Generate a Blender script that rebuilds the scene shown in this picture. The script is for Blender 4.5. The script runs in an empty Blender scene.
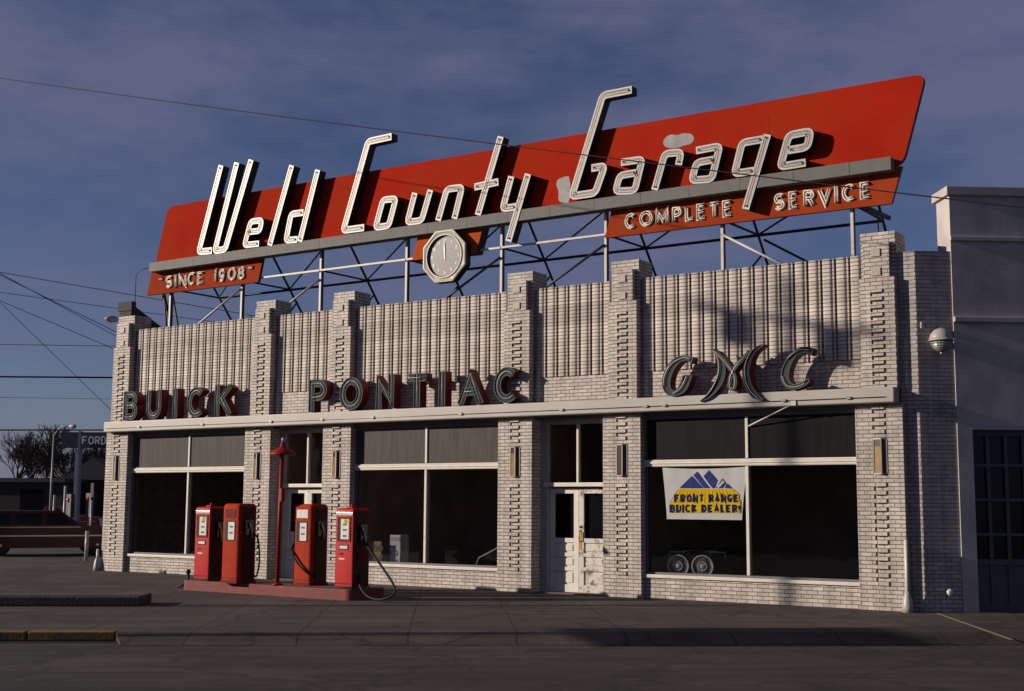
import bpy, bmesh, math, random
from mathutils import Vector, Matrix
random.seed(7)
R = math.radians
scene = bpy.context.scene
COL = scene.collection

# ------------------------------------------------------------------ camera
F_PX, YAW, PITCH, ROLL = 1310.0, R(33.92), R(7.19), R(0.31)
CAM = Vector((0.0, -22.24, 1.8))
W, H, PCX, PCY = 1024, 691, 524.0, 337.0
fw = Vector((-math.sin(YAW)*math.cos(PITCH), math.cos(YAW)*math.cos(PITCH), math.sin(PITCH)))
r0 = fw.cross(Vector((0, 0, 1))).normalized(); u0 = r0.cross(fw)
rt = r0*math.cos(ROLL) + u0*math.sin(ROLL); up = -r0*math.sin(ROLL) + u0*math.cos(ROLL)
cam_d = bpy.data.cameras.new('camera'); cam = bpy.data.objects.new('camera', cam_d); COL.objects.link(cam)
m3 = Matrix((rt, up, -fw)).transposed()
cam.matrix_world = Matrix.Translation(CAM) @ m3.to_4x4()
cam_d.sensor_fit = 'HORIZONTAL'; cam_d.sensor_width = 36.0; cam_d.lens = F_PX/W*36.0
cam_d.shift_x = -(PCX-W/2)/W; cam_d.shift_y = (PCY-H/2)/W
cam_d.clip_start = 0.1; cam_d.clip_end = 3000
scene.camera = cam

def ray(px, py): return fw*F_PX + rt*(px-PCX) + up*(PCY-py)
def at(px, py, y=0.0):
    d = ray(px, py); return CAM + d*((y-CAM.y)/d.y)
def on_ground(px, py, z=0.0):
    d = ray(px, py); return CAM + d*((z-CAM.z)/d.z)

# ------------------------------------------------------------------ light
SUN_AZ, SUN_EL = R(52.0), R(16.4)          # azimuth: left of the facade's normal, behind the viewer
sd = Vector((math.sin(SUN_AZ)*math.cos(SUN_EL), math.cos(SUN_AZ)*math.cos(SUN_EL), -math.sin(SUN_EL)))
sun_d = bpy.data.lights.new('sun', 'SUN'); sun_d.energy = 5.0; sun_d.angle = R(0.5); sun_d.color = (1.0, 0.86, 0.71)
sun = bpy.data.objects.new('sun', sun_d); COL.objects.link(sun)
sun.location = (-30, -30, 20); sun.rotation_euler = sd.to_track_quat('-Z', 'Y').to_euler()

world = bpy.data.worlds.new('World'); scene.world = world; world.use_nodes = True
wn, wl = world.node_tree.nodes, world.node_tree.links
wn.clear()
out = wn.new('ShaderNodeOutputWorld'); bg = wn.new('ShaderNodeBackground')
sky = wn.new('ShaderNodeTexSky'); sky.sky_type = 'NISHITA'; sky.sun_disc = False
sky.sun_elevation = SUN_EL; sky.sun_rotation = math.pi + SUN_AZ
sky.air_density = 1.0; sky.dust_density = 0.5; sky.ozone_density = 3.0; sky.altitude = 1400
tc = wn.new('ShaderNodeTexCoord')
mp = wn.new('ShaderNodeMapping'); mp.inputs['Scale'].default_value = (1.5, 1.5, 4.4); mp.inputs['Rotation'].default_value = (0.10, -0.16, 0.5)
nz = wn.new('ShaderNodeTexNoise'); nz.inputs['Scale'].default_value = 2.1; nz.inputs['Detail'].default_value = 8; nz.inputs['Roughness'].default_value = 0.62
cr = wn.new('ShaderNodeValToRGB'); cr.color_ramp.elements[0].position = 0.40; cr.color_ramp.elements[1].position = 0.61
cr.color_ramp.elements[0].color = (0, 0, 0, 1); cr.color_ramp.elements[1].color = (1, 1, 1, 1)
mulc = wn.new('ShaderNodeMath'); mulc.operation = 'MULTIPLY'; mulc.inputs[1].default_value = 0.75
mix = wn.new('ShaderNodeMixRGB'); mix.inputs['Color2'].default_value = (2.5, 2.6, 4.3, 1)
tint = wn.new('ShaderNodeMixRGB'); tint.blend_type = 'MULTIPLY'; tint.inputs['Fac'].default_value = 1.0
tint.inputs['Color2'].default_value = (0.90, 0.78, 0.96, 1)
wl.new(tc.outputs['Generated'], mp.inputs['Vector']); wl.new(mp.outputs['Vector'], nz.inputs['Vector'])
wl.new(nz.outputs['Fac'], cr.inputs['Fac']); wl.new(cr.outputs['Color'], mulc.inputs[0])
wl.new(mulc.outputs[0], mix.inputs['Fac']); wl.new(sky.outputs['Color'], tint.inputs['Color1'])
wl.new(tint.outputs['Color'], mix.inputs['Color1']); wl.new(mix.outputs['Color'], bg.inputs['Color'])
bg.inputs['Strength'].default_value = 0.05
wl.new(bg.outputs['Background'], out.inputs['Surface'])
scene.view_settings.view_transform = 'Standard'; scene.view_settings.look = 'None'
scene.view_settings.exposure = 0.13; scene.view_settings.gamma = 1.0
scene.view_settings.use_curve_mapping = False
scene.render.engine = 'CYCLES'
scene.render.resolution_x = W; scene.render.resolution_y = H

# ------------------------------------------------------------------ materials
def nm(name):
    m = bpy.data.materials.new(name); m.use_nodes = True
    return m, m.node_tree.nodes, m.node_tree.links, m.node_tree.nodes['Principled BSDF']
def mat(name, c, rough=0.6, metal=0.0, var=0.12, scale=6.0, bump=0.0, bscale=40.0, spec=0.5, dirt=None, dirt_scale=2.0, dirt_pos=(0.5, 0.7), coat=0.0):
    m, n, l, b = nm(name)
    tcn = n.new('ShaderNodeTexCoord')
    t = n.new('ShaderNodeTexNoise'); t.inputs['Scale'].default_value = scale; t.inputs['Detail'].default_value = 6
    l.new(tcn.outputs['Object'], t.inputs['Vector'])
    mp_ = n.new('ShaderNodeMapRange'); mp_.inputs['From Min'].default_value = 0.25; mp_.inputs['From Max'].default_value = 0.75
    mp_.inputs['To Min'].default_value = 1-var; mp_.inputs['To Max'].default_value = 1+var
    l.new(t.outputs['Fac'], mp_.inputs['Value'])
    mx = n.new('ShaderNodeMixRGB'); mx.blend_type = 'MULTIPLY'; mx.inputs['Fac'].default_value = 1
    mx.inputs['Color1'].default_value = (*c, 1); l.new(mp_.outputs['Result'], mx.inputs['Color2'])
    last = mx.outputs['Color']
    if dirt:
        t2 = n.new('ShaderNodeTexNoise'); t2.inputs['Scale'].default_value = dirt_scale; t2.inputs['Detail'].default_value = 9; t2.inputs['Roughness'].default_value = 0.7
        l.new(tcn.outputs['Object'], t2.inputs['Vector'])
        rr = n.new('ShaderNodeValToRGB'); rr.color_ramp.elements[0].position = dirt_pos[0]; rr.color_ramp.elements[1].position = dirt_pos[1]
        l.new(t2.outputs['Fac'], rr.inputs['Fac'])
        m2 = n.new('ShaderNodeMixRGB'); l.new(rr.outputs['Color'], m2.inputs['Fac']); l.new(last, m2.inputs['Color1'])
        m2.inputs['Color2'].default_value = (*dirt, 1); last = m2.outputs['Color']
    l.new(last, b.inputs['Base Color'])
    b.inputs['Roughness'].default_value = rough; b.inputs['Metallic'].default_value = metal
    b.inputs['Specular IOR Level'].default_value = spec
    if coat: b.inputs['Coat Weight'].default_value = coat; b.inputs['Coat Roughness'].default_value = 0.08
    if bump:
        t3 = n.new('ShaderNodeTexNoise'); t3.inputs['Scale'].default_value = bscale; t3.inputs['Detail'].default_value = 5
        l.new(tcn.outputs['Object'], t3.inputs['Vector'])
        bp = n.new('ShaderNodeBump'); bp.inputs['Strength'].default_value = 1.0; bp.inputs['Distance'].default_value = bump
        l.new(t3.outputs['Fac'], bp.inputs['Height']); l.new(bp.outputs['Normal'], b.inputs['Normal'])
    return m
def brick_mat(name, c, mortar, dist=0.012, course_only=False):
    m, n, l, b = nm(name)
    uv = n.new('ShaderNodeUVMap'); tcn = n.new('ShaderNodeTexCoord')
    wob = n.new('ShaderNodeTexNoise'); wob.inputs['Scale'].default_value = 9; wob.inputs['Detail'].default_value = 2
    l.new(tcn.outputs['Object'], wob.inputs['Vector'])
    sub = n.new('ShaderNodeVectorMath'); sub.operation = 'SUBTRACT'; sub.inputs[1].default_value = (0.5, 0.5, 0.5)
    l.new(wob.outputs['Color'], sub.inputs[0])
    sc = n.new('ShaderNodeVectorMath'); sc.operation = 'SCALE'; sc.inputs['Scale'].default_value = 0.010
    l.new(sub.outputs[0], sc.inputs[0])
    ad = n.new('ShaderNodeVectorMath'); ad.operation = 'ADD'; l.new(uv.outputs['UV'], ad.inputs[0]); l.new(sc.outputs[0], ad.inputs[1])
    bt = n.new('ShaderNodeTexBrick')
    bt.inputs['Scale'].default_value = 1.0; bt.inputs['Brick Width'].default_value = 50.0 if course_only else 0.208
    bt.inputs['Row Height'].default_value = 0.07; bt.inputs['Mortar Size'].default_value = 0.0065
    bt.inputs['Mortar Smooth'].default_value = 0.35; bt.inputs['Bias'].default_value = 0.0
    bt.inputs['Color1'].default_value = (*[v*1.14 for v in c], 1); bt.inputs['Color2'].default_value = (*[v*0.82 for v in c], 1)
    bt.inputs['Mortar'].default_value = (*mortar, 1)
    l.new(ad.outputs[0], bt.inputs['Vector'])
    # weathering: broad soft patches and fine grime
    t2 = n.new('ShaderNodeTexNoise'); t2.inputs['Scale'].default_value = 1.7; t2.inputs['Detail'].default_value = 9; t2.inputs['Roughness'].default_value = 0.68
    l.new(tcn.outputs['Object'], t2.inputs['Vector'])
    mr = n.new('ShaderNodeMapRange'); mr.inputs['From Min'].default_value = 0.3; mr.inputs['From Max'].default_value = 0.7
    mr.inputs['To Min'].default_value = 0.80; mr.inputs['To Max'].default_value = 1.12
    l.new(t2.outputs['Fac'], mr.inputs['Value'])
    mx = n.new('ShaderNodeMixRGB'); mx.blend_type = 'MULTIPLY'; mx.inputs['Fac'].default_value = 1
    l.new(bt.outputs['Color'], mx.inputs['Color1']); l.new(mr.outputs['Result'], mx.inputs['Color2'])
    sm_ = n.new('ShaderNodeMapping'); sm_.inputs['Scale'].default_value = (5, 5, 0.35); l.new(tcn.outputs['Object'], sm_.inputs['Vector'])
    ts_ = n.new('ShaderNodeTexNoise'); ts_.inputs['Scale'].default_value = 1.5; ts_.inputs['Detail'].default_value = 7; l.new(sm_.outputs[0], ts_.inputs['Vector'])
    ms_ = n.new('ShaderNodeMapRange'); ms_.inputs['From Min'].default_value = 0.35; ms_.inputs['From Max'].default_value = 0.6; ms_.inputs['To Min'].default_value = 0.78; ms_.inputs['To Max'].default_value = 1.04
    l.new(ts_.outputs['Fac'], ms_.inputs['Value'])
    mx2_ = n.new('ShaderNodeMixRGB'); mx2_.blend_type = 'MULTIPLY'; mx2_.inputs['Fac'].default_value = 1; l.new(mx.outputs[0], mx2_.inputs['Color1']); l.new(ms_.outputs[0], mx2_.inputs['Color2']); mx = mx2_
    t4 = n.new('ShaderNodeTexNoise'); t4.inputs['Scale'].default_value = 14; t4.inputs['Detail'].default_value = 8; t4.inputs['Roughness'].default_value = 0.75
    l.new(tcn.outputs['Object'], t4.inputs['Vector'])
    rr = n.new('ShaderNodeValToRGB'); rr.color_ramp.elements[0].position = 0.60; rr.color_ramp.elements[1].position = 0.80
    rr.color_ramp.elements[1].color = (0.55, 0.55, 0.55, 1)
    l.new(t4.outputs['Fac'], rr.inputs['Fac'])
    m2 = n.new('ShaderNodeMixRGB'); l.new(rr.outputs['Color'], m2.inputs['Fac']); l.new(mx.outputs['Color'], m2.inputs['Color1'])
    m2.inputs['Color2'].default_value = (0.13, 0.11, 0.095, 1)
    l.new(m2.outputs['Color'], b.inputs['Base Color'])
    b.inputs['Roughness'].default_value = 0.62
    inv = n.new('ShaderNodeMath'); inv.operation = 'SUBTRACT'; inv.inputs[0].default_value = 1.0; l.new(bt.outputs['Fac'], inv.inputs[1])
    t3 = n.new('ShaderNodeTexNoise'); t3.inputs['Scale'].default_value = 45; t3.inputs['Detail'].default_value = 4
    l.new(tcn.outputs['Object'], t3.inputs['Vector'])
    ma = n.new('ShaderNodeMath'); ma.operation = 'MULTIPLY_ADD'; ma.inputs[1].default_value = 0.35; l.new(t3.outputs['Fac'], ma.inputs[0]); l.new(inv.outputs[0], ma.inputs[2])
    bp = n.new('ShaderNodeBump'); bp.inputs['Strength'].default_value = 0.9; bp.inputs['Distance'].default_value = dist
    l.new(ma.outputs[0], bp.inputs['Height']); l.new(bp.outputs['Normal'], b.inputs['Normal'])
    return m
def glass_mat(name, tint_c, refl=1.0):
    m, n, l, b = nm(name); n.remove(b)
    o = n['Material Output']
    tr = n.new('ShaderNodeBsdfTransparent'); tr.inputs['Color'].default_value = (*tint_c, 1)
    gl = n.new('ShaderNodeBsdfGlossy'); gl.inputs['Roughness'].default_value = 0.03; gl.inputs['Color'].default_value = (0.9, 0.92, 0.95, 1)
    tcn = n.new('ShaderNodeTexCoord'); t3 = n.new('ShaderNodeTexNoise'); t3.inputs['Scale'].default_value = 1.1
    l.new(tcn.outputs['Object'], t3.inputs['Vector'])
    bp = n.new('ShaderNodeBump'); bp.inputs['Strength'].default_value = 0.25; bp.inputs['Distance'].default_value = 0.02
    l.new(t3.outputs['Fac'], bp.inputs['Height']); l.new(bp.outputs['Normal'], gl.inputs['Normal'])
    fr = n.new('ShaderNodeFresnel'); fr.inputs['IOR'].default_value = 1.5
    mu = n.new('ShaderNodeMath'); mu.operation = 'MULTIPLY'; mu.inputs[1].default_value = refl; l.new(fr.outputs[0], mu.inputs[0])
    mx = n.new('ShaderNodeMixShader'); l.new(mu.outputs[0], mx.inputs['Fac']); l.new(tr.outputs[0], mx.inputs[1]); l.new(gl.outputs[0], mx.inputs[2])
    l.new(mx.outputs[0], o.inputs['Surface'])
    return m

GRID = R(37.2)                               # the street grid runs at this angle to the facade
def paving_mat(name, c, joint=1.5):
    m, n, l, b = nm(name)
    tcn = n.new('ShaderNodeTexCoord'); mp_ = n.new('ShaderNodeMapping'); mp_.inputs['Rotation'].default_value = (0, 0, -GRID)
    mp_.inputs['Location'].default_value = (0.4, 0.1, 0)
    l.new(tcn.outputs['Object'], mp_.inputs['Vector'])
    wob = n.new('ShaderNodeTexNoise'); wob.inputs['Scale'].default_value = 1.3; wob.inputs['Detail'].default_value = 6
    l.new(tcn.outputs['Object'], wob.inputs['Vector'])
    ms = n.new('ShaderNodeVectorMath'); ms.operation = 'SCALE'; ms.inputs['Scale'].default_value = 0.10; l.new(wob.outputs['Color'], ms.inputs[0])
    ad = n.new('ShaderNodeVectorMath'); ad.operation = 'ADD'; l.new(mp_.outputs[0], ad.inputs[0]); l.new(ms.outputs[0], ad.inputs[1])
    bt = n.new('ShaderNodeTexBrick'); bt.offset = 0.0
    bt.inputs['Scale'].default_value = 1.0; bt.inputs['Brick Width'].default_value = joint; bt.inputs['Row Height'].default_value = joint*1.15
    bt.inputs['Mortar Size'].default_value = 0.022; bt.inputs['Mortar Smooth'].default_value = 0.2
    bt.inputs['Color1'].default_value = (*[v*1.15 for v in c], 1); bt.inputs['Color2'].default_value = (*[v*0.82 for v in c], 1)
    bt.inputs['Mortar'].default_value = (0.018, 0.016, 0.015, 1)
    l.new(ad.outputs[0], bt.inputs['Vector'])
    # wandering cracks
    vo = n.new('ShaderNodeTexVoronoi'); vo.feature = 'DISTANCE_TO_EDGE'; vo.inputs['Scale'].default_value = 0.33
    ms2 = n.new('ShaderNodeVectorMath'); ms2.operation = 'SCALE'; ms2.inputs['Scale'].default_value = 0.9; l.new(wob.outputs['Color'], ms2.inputs[0])
    ad2 = n.new('ShaderNodeVectorMath'); ad2.operation = 'ADD'; l.new(tcn.outputs['Object'], ad2.inputs[0]); l.new(ms2.outputs[0], ad2.inputs[1])
    l.new(ad2.outputs[0], vo.inputs['Vector'])
    ck = n.new('ShaderNodeMapRange'); ck.inputs['From Min'].default_value = 0.0; ck.inputs['From Max'].default_value = 0.022
    ck.inputs['To Min'].default_value = 0.3; ck.inputs['To Max'].default_value = 1.0
    l.new(vo.outputs['Distance'], ck.inputs['Value'])
    # stains and wear
    t2 = n.new('ShaderNodeTexNoise'); t2.inputs['Scale'].default_value = 0.55; t2.inputs['Detail'].default_value = 10; t2.inputs['Roughness'].default_value = 0.7
    l.new(tcn.outputs['Object'], t2.inputs['Vector'])
    mr = n.new('ShaderNodeMapRange'); mr.inputs['From Min'].default_value = 0.32; mr.inputs['From Max'].default_value = 0.68
    mr.inputs['To Min'].default_value = 0.42; mr.inputs['To Max'].default_value = 1.55
    l.new(t2.outputs['Fac'], mr.inputs['Value'])
    t4 = n.new('ShaderNodeTexNoise'); t4.inputs['Scale'].default_value = 26; t4.inputs['Detail'].default_value = 9; t4.inputs['Roughness'].default_value = 0.8
    l.new(tcn.outputs['Object'], t4.inputs['Vector'])
    mr4 = n.new('ShaderNodeMapRange'); mr4.inputs['From Min'].default_value = 0.3; mr4.inputs['From Max'].default_value = 0.7; mr4.inputs['To Min'].default_value = 0.35; mr4.inputs['To Max'].default_value = 1.65
    l.new(t4.outputs['Fac'], mr4.inputs['Value'])
    mps = n.new('ShaderNodeMapping'); mps.inputs['Scale'].default_value = (0.22, 2.2, 1); l.new(mp_.outputs[0], mps.inputs['Vector'])
    tst = n.new('ShaderNodeTexNoise'); tst.inputs['Scale'].default_value = 1.4; tst.inputs['Detail'].default_value = 7; l.new(mps.outputs[0], tst.inputs['Vector'])
    mst = n.new('ShaderNodeMapRange'); mst.inputs['From Min'].default_value = 0.35; mst.inputs['From Max'].default_value = 0.65; mst.inputs['To Min'].default_value = 0.6; mst.inputs['To Max'].default_value = 1.3; l.new(tst.outputs['Fac'], mst.inputs['Value'])
    vp = n.new('ShaderNodeTexVoronoi'); vp.inputs['Scale'].default_value = 0.28; l.new(ad.outputs[0], vp.inputs['Vector'])
    mvp = n.new('ShaderNodeMapRange'); mvp.inputs['To Min'].default_value = 0.72; mvp.inputs['To Max'].default_value = 1.25; l.new(vp.outputs['Color'], mvp.inputs['Value'])
    a0 = n.new('ShaderNodeMath'); a0.operation = 'MULTIPLY'; l.new(mst.outputs[0], a0.inputs[0]); l.new(mvp.outputs[0], a0.inputs[1])
    a1 = n.new('ShaderNodeMath'); a1.operation = 'MULTIPLY'; l.new(a0.outputs[0], a1.inputs[0]); l.new(mr.outputs[0], a1.inputs[1])
    a = n.new('ShaderNodeMath'); a.operation = 'MULTIPLY'; l.new(a1.outputs[0], a.inputs[0]); l.new(ck.outputs[0], a.inputs[1])
    a2 = n.new('ShaderNodeMath'); a2.operation = 'MULTIPLY'; l.new(a.outputs[0], a2.inputs[0]); l.new(mr4.outputs[0], a2.inputs[1])
    mx = n.new('ShaderNodeMixRGB'); mx.blend_type = 'MULTIPLY'; mx.inputs['Fac'].default_value = 1
    l.new(bt.outputs['Color'], mx.inputs['Color1']); l.new(a2.outputs[0], mx.inputs['Color2'])
    l.new(mx.outputs[0], b.inputs['Base Color']); b.inputs['Roughness'].default_value = 0.85
    inv = n.new('ShaderNodeMath'); inv.operation = 'SUBTRACT'; inv.inputs[0].default_value = 1; l.new(bt.outputs['Fac'], inv.inputs[1])
    s1 = n.new('ShaderNodeMath'); s1.operation = 'MULTIPLY_ADD'; s1.inputs[1].default_value = 1.2; l.new(t4.outputs['Fac'], s1.inputs[0]); l.new(inv.outputs[0], s1.inputs[2])
    s2 = n.new('ShaderNodeMath'); s2.operation = 'MULTIPLY_ADD'; s2.inputs[1].default_value = 2.0; l.new(t2.outputs['Fac'], s2.inputs[0]); l.new(s1.outputs[0], s2.inputs[2])
    bp = n.new('ShaderNodeBump'); bp.inputs['Strength'].default_value = 0.7; bp.inputs['Distance'].default_value = 0.012
    l.new(s2.outputs[0], bp.inputs['Height']); l.new(bp.outputs['Normal'], b.inputs['Normal'])
    return m

M = {}
M['brick'] = brick_mat('painted_brick', (0.45, 0.40, 0.36), (0.105, 0.09, 0.08))
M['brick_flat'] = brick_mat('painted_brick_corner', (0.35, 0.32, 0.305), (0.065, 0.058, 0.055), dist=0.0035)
M['course'] = brick_mat('painted_brick_course', (0.50, 0.445, 0.40), (0.12, 0.103, 0.092), course_only=True)
M['block'] = mat('pale_block', (0.34, 0.315, 0.29), 0.6, bump=0.002)
M['ledge'] = mat('ledge_paint', (0.33, 0.31, 0.285), 0.5, var=0.08, scale=1.5, dirt=(0.17, 0.11, 0.07), dirt_scale=5, dirt_pos=(0.66, 0.82))
M['trim'] = mat('white_trim', (0.55, 0.52, 0.46), 0.45, var=0.1, dirt=(0.36, 0.30, 0.24), dirt_scale=9, dirt_pos=(0.58, 0.8))
M['worn'] = mat('worn_white', (0.52, 0.50, 0.455), 0.55, var=0.12, dirt=(0.13, 0.085, 0.055), dirt_scale=6, dirt_pos=(0.50, 0.63))
M['door'] = mat('door_white', (0.58, 0.56, 0.51), 0.45, var=0.08, dirt=(0.3, 0.25, 0.2), dirt_scale=7, dirt_pos=(0.62, 0.8))
M['jamb'] = mat('dark_jamb', (0.10, 0.10, 0.11), 0.6)
M['stucco'] = mat('stucco', (0.40, 0.37, 0.36), 0.85, spec=0.1, var=0.22, scale=1.6, bump=0.0007, bscale=18, dirt=(0.29, 0.27, 0.26), dirt_scale=1.3, dirt_pos=(0.5, 0.8))
M['wood_grey'] = mat('grey_door_paint', (0.060, 0.063, 0.072), 0.55, bump=0.002)
M['roof'] = mat('roof_tar', (0.05, 0.05, 0.052), 0.9)
M['darkwall'] = mat('dark_tar_wall', (0.032, 0.032, 0.036), 0.85, bump=0.004)
M['interior'] = mat('interior_wall', (0.42, 0.32, 0.24), 0.85, var=0.3, scale=1.2)
M['floor'] = mat('interior_floor', (0.03, 0.025, 0.022), 0.7, spec=0.1)
def streak_mat(name, c):
    m, n, l, b = nm(name); tcn = n.new('ShaderNodeTexCoord'); mp_ = n.new('ShaderNodeMapping'); mp_.inputs['Scale'].default_value = (9, 1, 0.7)
    t = n.new('ShaderNodeTexNoise'); t.inputs['Scale'].default_value = 1.6; t.inputs['Detail'].default_value = 8; t.inputs['Roughness'].default_value = 0.65
    l.new(tcn.outputs['Object'], mp_.inputs['Vector']); l.new(mp_.outputs[0], t.inputs['Vector'])
    mr = n.new('ShaderNodeMapRange'); mr.inputs['From Min'].default_value = 0.3; mr.inputs['From Max'].default_value = 0.7; mr.inputs['To Min'].default_value = 0.7; mr.inputs['To Max'].default_value = 1.25
    l.new(t.outputs['Fac'], mr.inputs['Value']); mx = n.new('ShaderNodeMixRGB'); mx.blend_type = 'MULTIPLY'; mx.inputs['Fac'].default_value = 1; mx.inputs['Color1'].default_value = (*c, 1)
    l.new(mr.outputs[0], mx.inputs['Color2']); l.new(mx.outputs[0], b.inputs['Base Color']); b.inputs['Roughness'].default_value = 0.4; b.inputs['Specular IOR Level'].default_value = 0.06; return m
M['blind'] = streak_mat('painted_transom_glass', (0.072, 0.067, 0.063))
M['blind_dark'] = streak_mat('dark_transom_glass', (0.010, 0.0105, 0.012))
M['glass'] = glass_mat('window_glass', (0.84, 0.85, 0.86), 0.7)
M['glass_dark'] = glass_mat('dusty_glass', (0.7, 0.71, 0.73), 0.45)
M['red'] = mat('sign_red', (0.31, 0.015, 0.006), 0.9, spec=0.05, var=0.14, scale=0.7, dirt=(0.29, 0.024, 0.007), dirt_scale=0.55, dirt_pos=(0.42, 0.62))
M['orange'] = mat('sign_orange', (0.25, 0.037, 0.011), 0.9, spec=0.05, var=0.16, scale=1.4, dirt=(0.22, 0.04, 0.015), dirt_scale=4, dirt_pos=(0.58, 0.8))
M['clockpanel'] = mat('clock_panel_orange', (0.36, 0.066, 0.010), 0.85, spec=0.12, var=0.12)
M['signblack'] = mat('sign_black', (0.010, 0.010, 0.012), 0.6)
M['signmetal'] = mat('sign_grey_metal', (0.105, 0.105, 0.10), 0.7, metal=0.0, var=0.2, scale=3, dirt=(0.06, 0.058, 0.056), dirt_scale=3, dirt_pos=(0.5, 0.75))
M['letter'] = mat('letter_enamel', (0.39, 0.345, 0.295), 0.42, var=0.1, scale=5, dirt=(0.25, 0.20, 0.15), dirt_scale=8, dirt_pos=(0.62, 0.85))
M['letter_rim'] = mat('letter_rim', (0.44, 0.435, 0.44), 0.4)
M['smallneon'] = mat('white_neon_letters', (0.66, 0.61, 0.54), 0.4, var=0.1, dirt=(0.12, 0.08, 0.06), dirt_scale=16, dirt_pos=(0.58, 0.72))
M['tube'] = mat('dead_neon_tube', (0.29, 0.26, 0.22), 0.25)
M['tube_pale'] = mat('pale_neon_tube', (0.40, 0.385, 0.36), 0.3)
M['letter_grey'] = mat('letter_grey', (0.040, 0.051, 0.055), 0.7, spec=0.10, var=0.2, dirt=(0.05, 0.055, 0.056), dirt_scale=6)
M['letter_edge'] = mat('letter_edge_grey', (0.068, 0.082, 0.088), 0.7, spec=0.12)
M['letter_red'] = mat('letter_red_side', (0.14, 0.007, 0.008), 0.5, spec=0.3)
M['steel'] = mat('painted_steel', (0.46, 0.43, 0.38), 0.5, dirt=(0.2, 0.13, 0.09), dirt_scale=7, dirt_pos=(0.6, 0.8))
M['steel_dark'] = mat('dark_steel', (0.035, 0.036, 0.04), 0.6)
M['face'] = mat('clock_dial', (0.060, 0.060, 0.078), 0.35, var=0.06)
M['clockrim'] = mat('clock_rim', (0.47, 0.43, 0.36), 0.45, dirt=(0.35, 0.3, 0.24), dirt_scale=10)
M['patch'] = mat('bare_patch', (0.22, 0.215, 0.22), 0.6, var=0.3, scale=6, dirt=(0.16, 0.13, 0.10), dirt_scale=4)
M['pump_red'] = mat('pump_red', (0.37, 0.007, 0.009), 0.5, spec=0.12, var=0.1, dirt=(0.15, 0.02, 0.015), dirt_scale=5, dirt_pos=(0.62, 0.85))
M['pump_orange'] = mat('pump_faded_red', (0.31, 0.030, 0.009), 0.75, spec=0.1, var=0.14, dirt=(0.19, 0.026, 0.012), dirt_scale=4, dirt_pos=(0.5, 0.8))
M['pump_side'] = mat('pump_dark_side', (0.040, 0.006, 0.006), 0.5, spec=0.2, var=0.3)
M['dark_red'] = mat('dark_red_panel', (0.13, 0.006, 0.007), 0.6, spec=0.1)
M['chrome'] = mat('chrome', (0.42, 0.42, 0.42), 0.28, metal=1.0, var=0.03)
M['white'] = mat('white_enamel', (0.48, 0.475, 0.45), 0.4)
M['bright'] = mat('bright_nickel', (0.80, 0.79, 0.75), 0.3)
M['black'] = mat('black_rubber', (0.010, 0.010, 0.011), 0.6, spec=0.2)
M['kerb_red'] = mat('red_kerb', (0.15, 0.020, 0.016), 0.75, var=0.25, scale=4, bump=0.006, bscale=25, dirt=(0.085, 0.030, 0.025), dirt_scale=5, dirt_pos=(0.48, 0.7))
M['pole_red'] = mat('pole_red', (0.22, 0.010, 0.011), 0.5, spec=0.2)
M['concrete'] = mat('old_concrete', (0.10, 0.09, 0.08), 0.85, var=0.25, scale=3, bump=0.006, bscale=30)
M['conc_dark'] = mat('dirty_kerb_concrete', (0.05, 0.042, 0.04), 0.85, var=0.3, scale=3, bump=0.008, bscale=22)
M['yellow'] = mat('yellow_kerb', (0.17, 0.105, 0.02), 0.8, var=0.25, bump=0.005, bscale=25, dirt=(0.05, 0.04, 0.03), dirt_scale=4, dirt_pos=(0.5, 0.66))
M['stripe'] = mat('stripe_paint', (0.30, 0.23, 0.14), 0.8, var=0.3, scale=10, dirt=(0.1, 0.09, 0.08), dirt_scale=14, dirt_pos=(0.55, 0.7))
M['bronze'] = mat('lamp_bronze', (0.24, 0.235, 0.22), 0.4, metal=0.3)
M['amber'] = mat('amber_glass', (0.21, 0.12, 0.035), 0.25, var=0.3)
M['amber_dark'] = mat('dark_amber_glass', (0.045, 0.022, 0.014), 0.25)
M['globe'] = mat('globe_grey', (0.33, 0.31, 0.28), 0.4)
M['brass'] = mat('brass_plate', (0.42, 0.24, 0.06), 0.35, metal=0.6)
M['banner'] = mat('banner_cloth', (0.34, 0.35, 0.35), 0.7, var=0.05)
M['navy'] = mat('navy_ink', (0.010, 0.014, 0.065), 0.8, spec=0.03)
M['navy_light'] = mat('mountain_blue', (0.025, 0.04, 0.15), 0.8, spec=0.03, var=0.3, scale=12)
M['yel'] = mat('yellow_ink', (0.48, 0.32, 0.004), 0.8, spec=0.03, var=0.12, scale=16)
M['signblue'] = mat('dark_blue_sign', (0.018, 0.024, 0.055), 0.4)
M['signwhite'] = mat('pale_sign_letter', (0.55, 0.57, 0.62), 0.5)
M['bark'] = mat('bare_bark', (0.060, 0.046, 0.040), 0.9)
M['maroon'] = mat('maroon_car_paint', (0.045, 0.005, 0.006), 0.35, coat=0.15, spec=0.25, var=0.03)
M['cardark'] = mat('black_car_paint', (0.008, 0.008, 0.009), 0.2, coat=0.6)
M['carglass'] = mat('car_glass', (0.010, 0.011, 0.013), 0.15, spec=0.25)
M['tyre'] = mat('tyre', (0.014, 0.014, 0.014), 0.8)
M['farwall'] = mat('far_dark_wall', (0.022, 0.019, 0.019), 0.8, var=0.25)
M['farbrick'] = brick_mat('far_brick', (0.05, 0.024, 0.018), (0.04, 0.036, 0.03))
M['cardboard'] = mat('cardboard', (0.38, 0.27, 0.14), 0.85)
M['ltgrey'] = mat('light_grey_enamel', (0.30, 0.30, 0.295), 0.4)
M['brownwood'] = mat('brown_wood', (0.16, 0.10, 0.07), 0.6)
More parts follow.
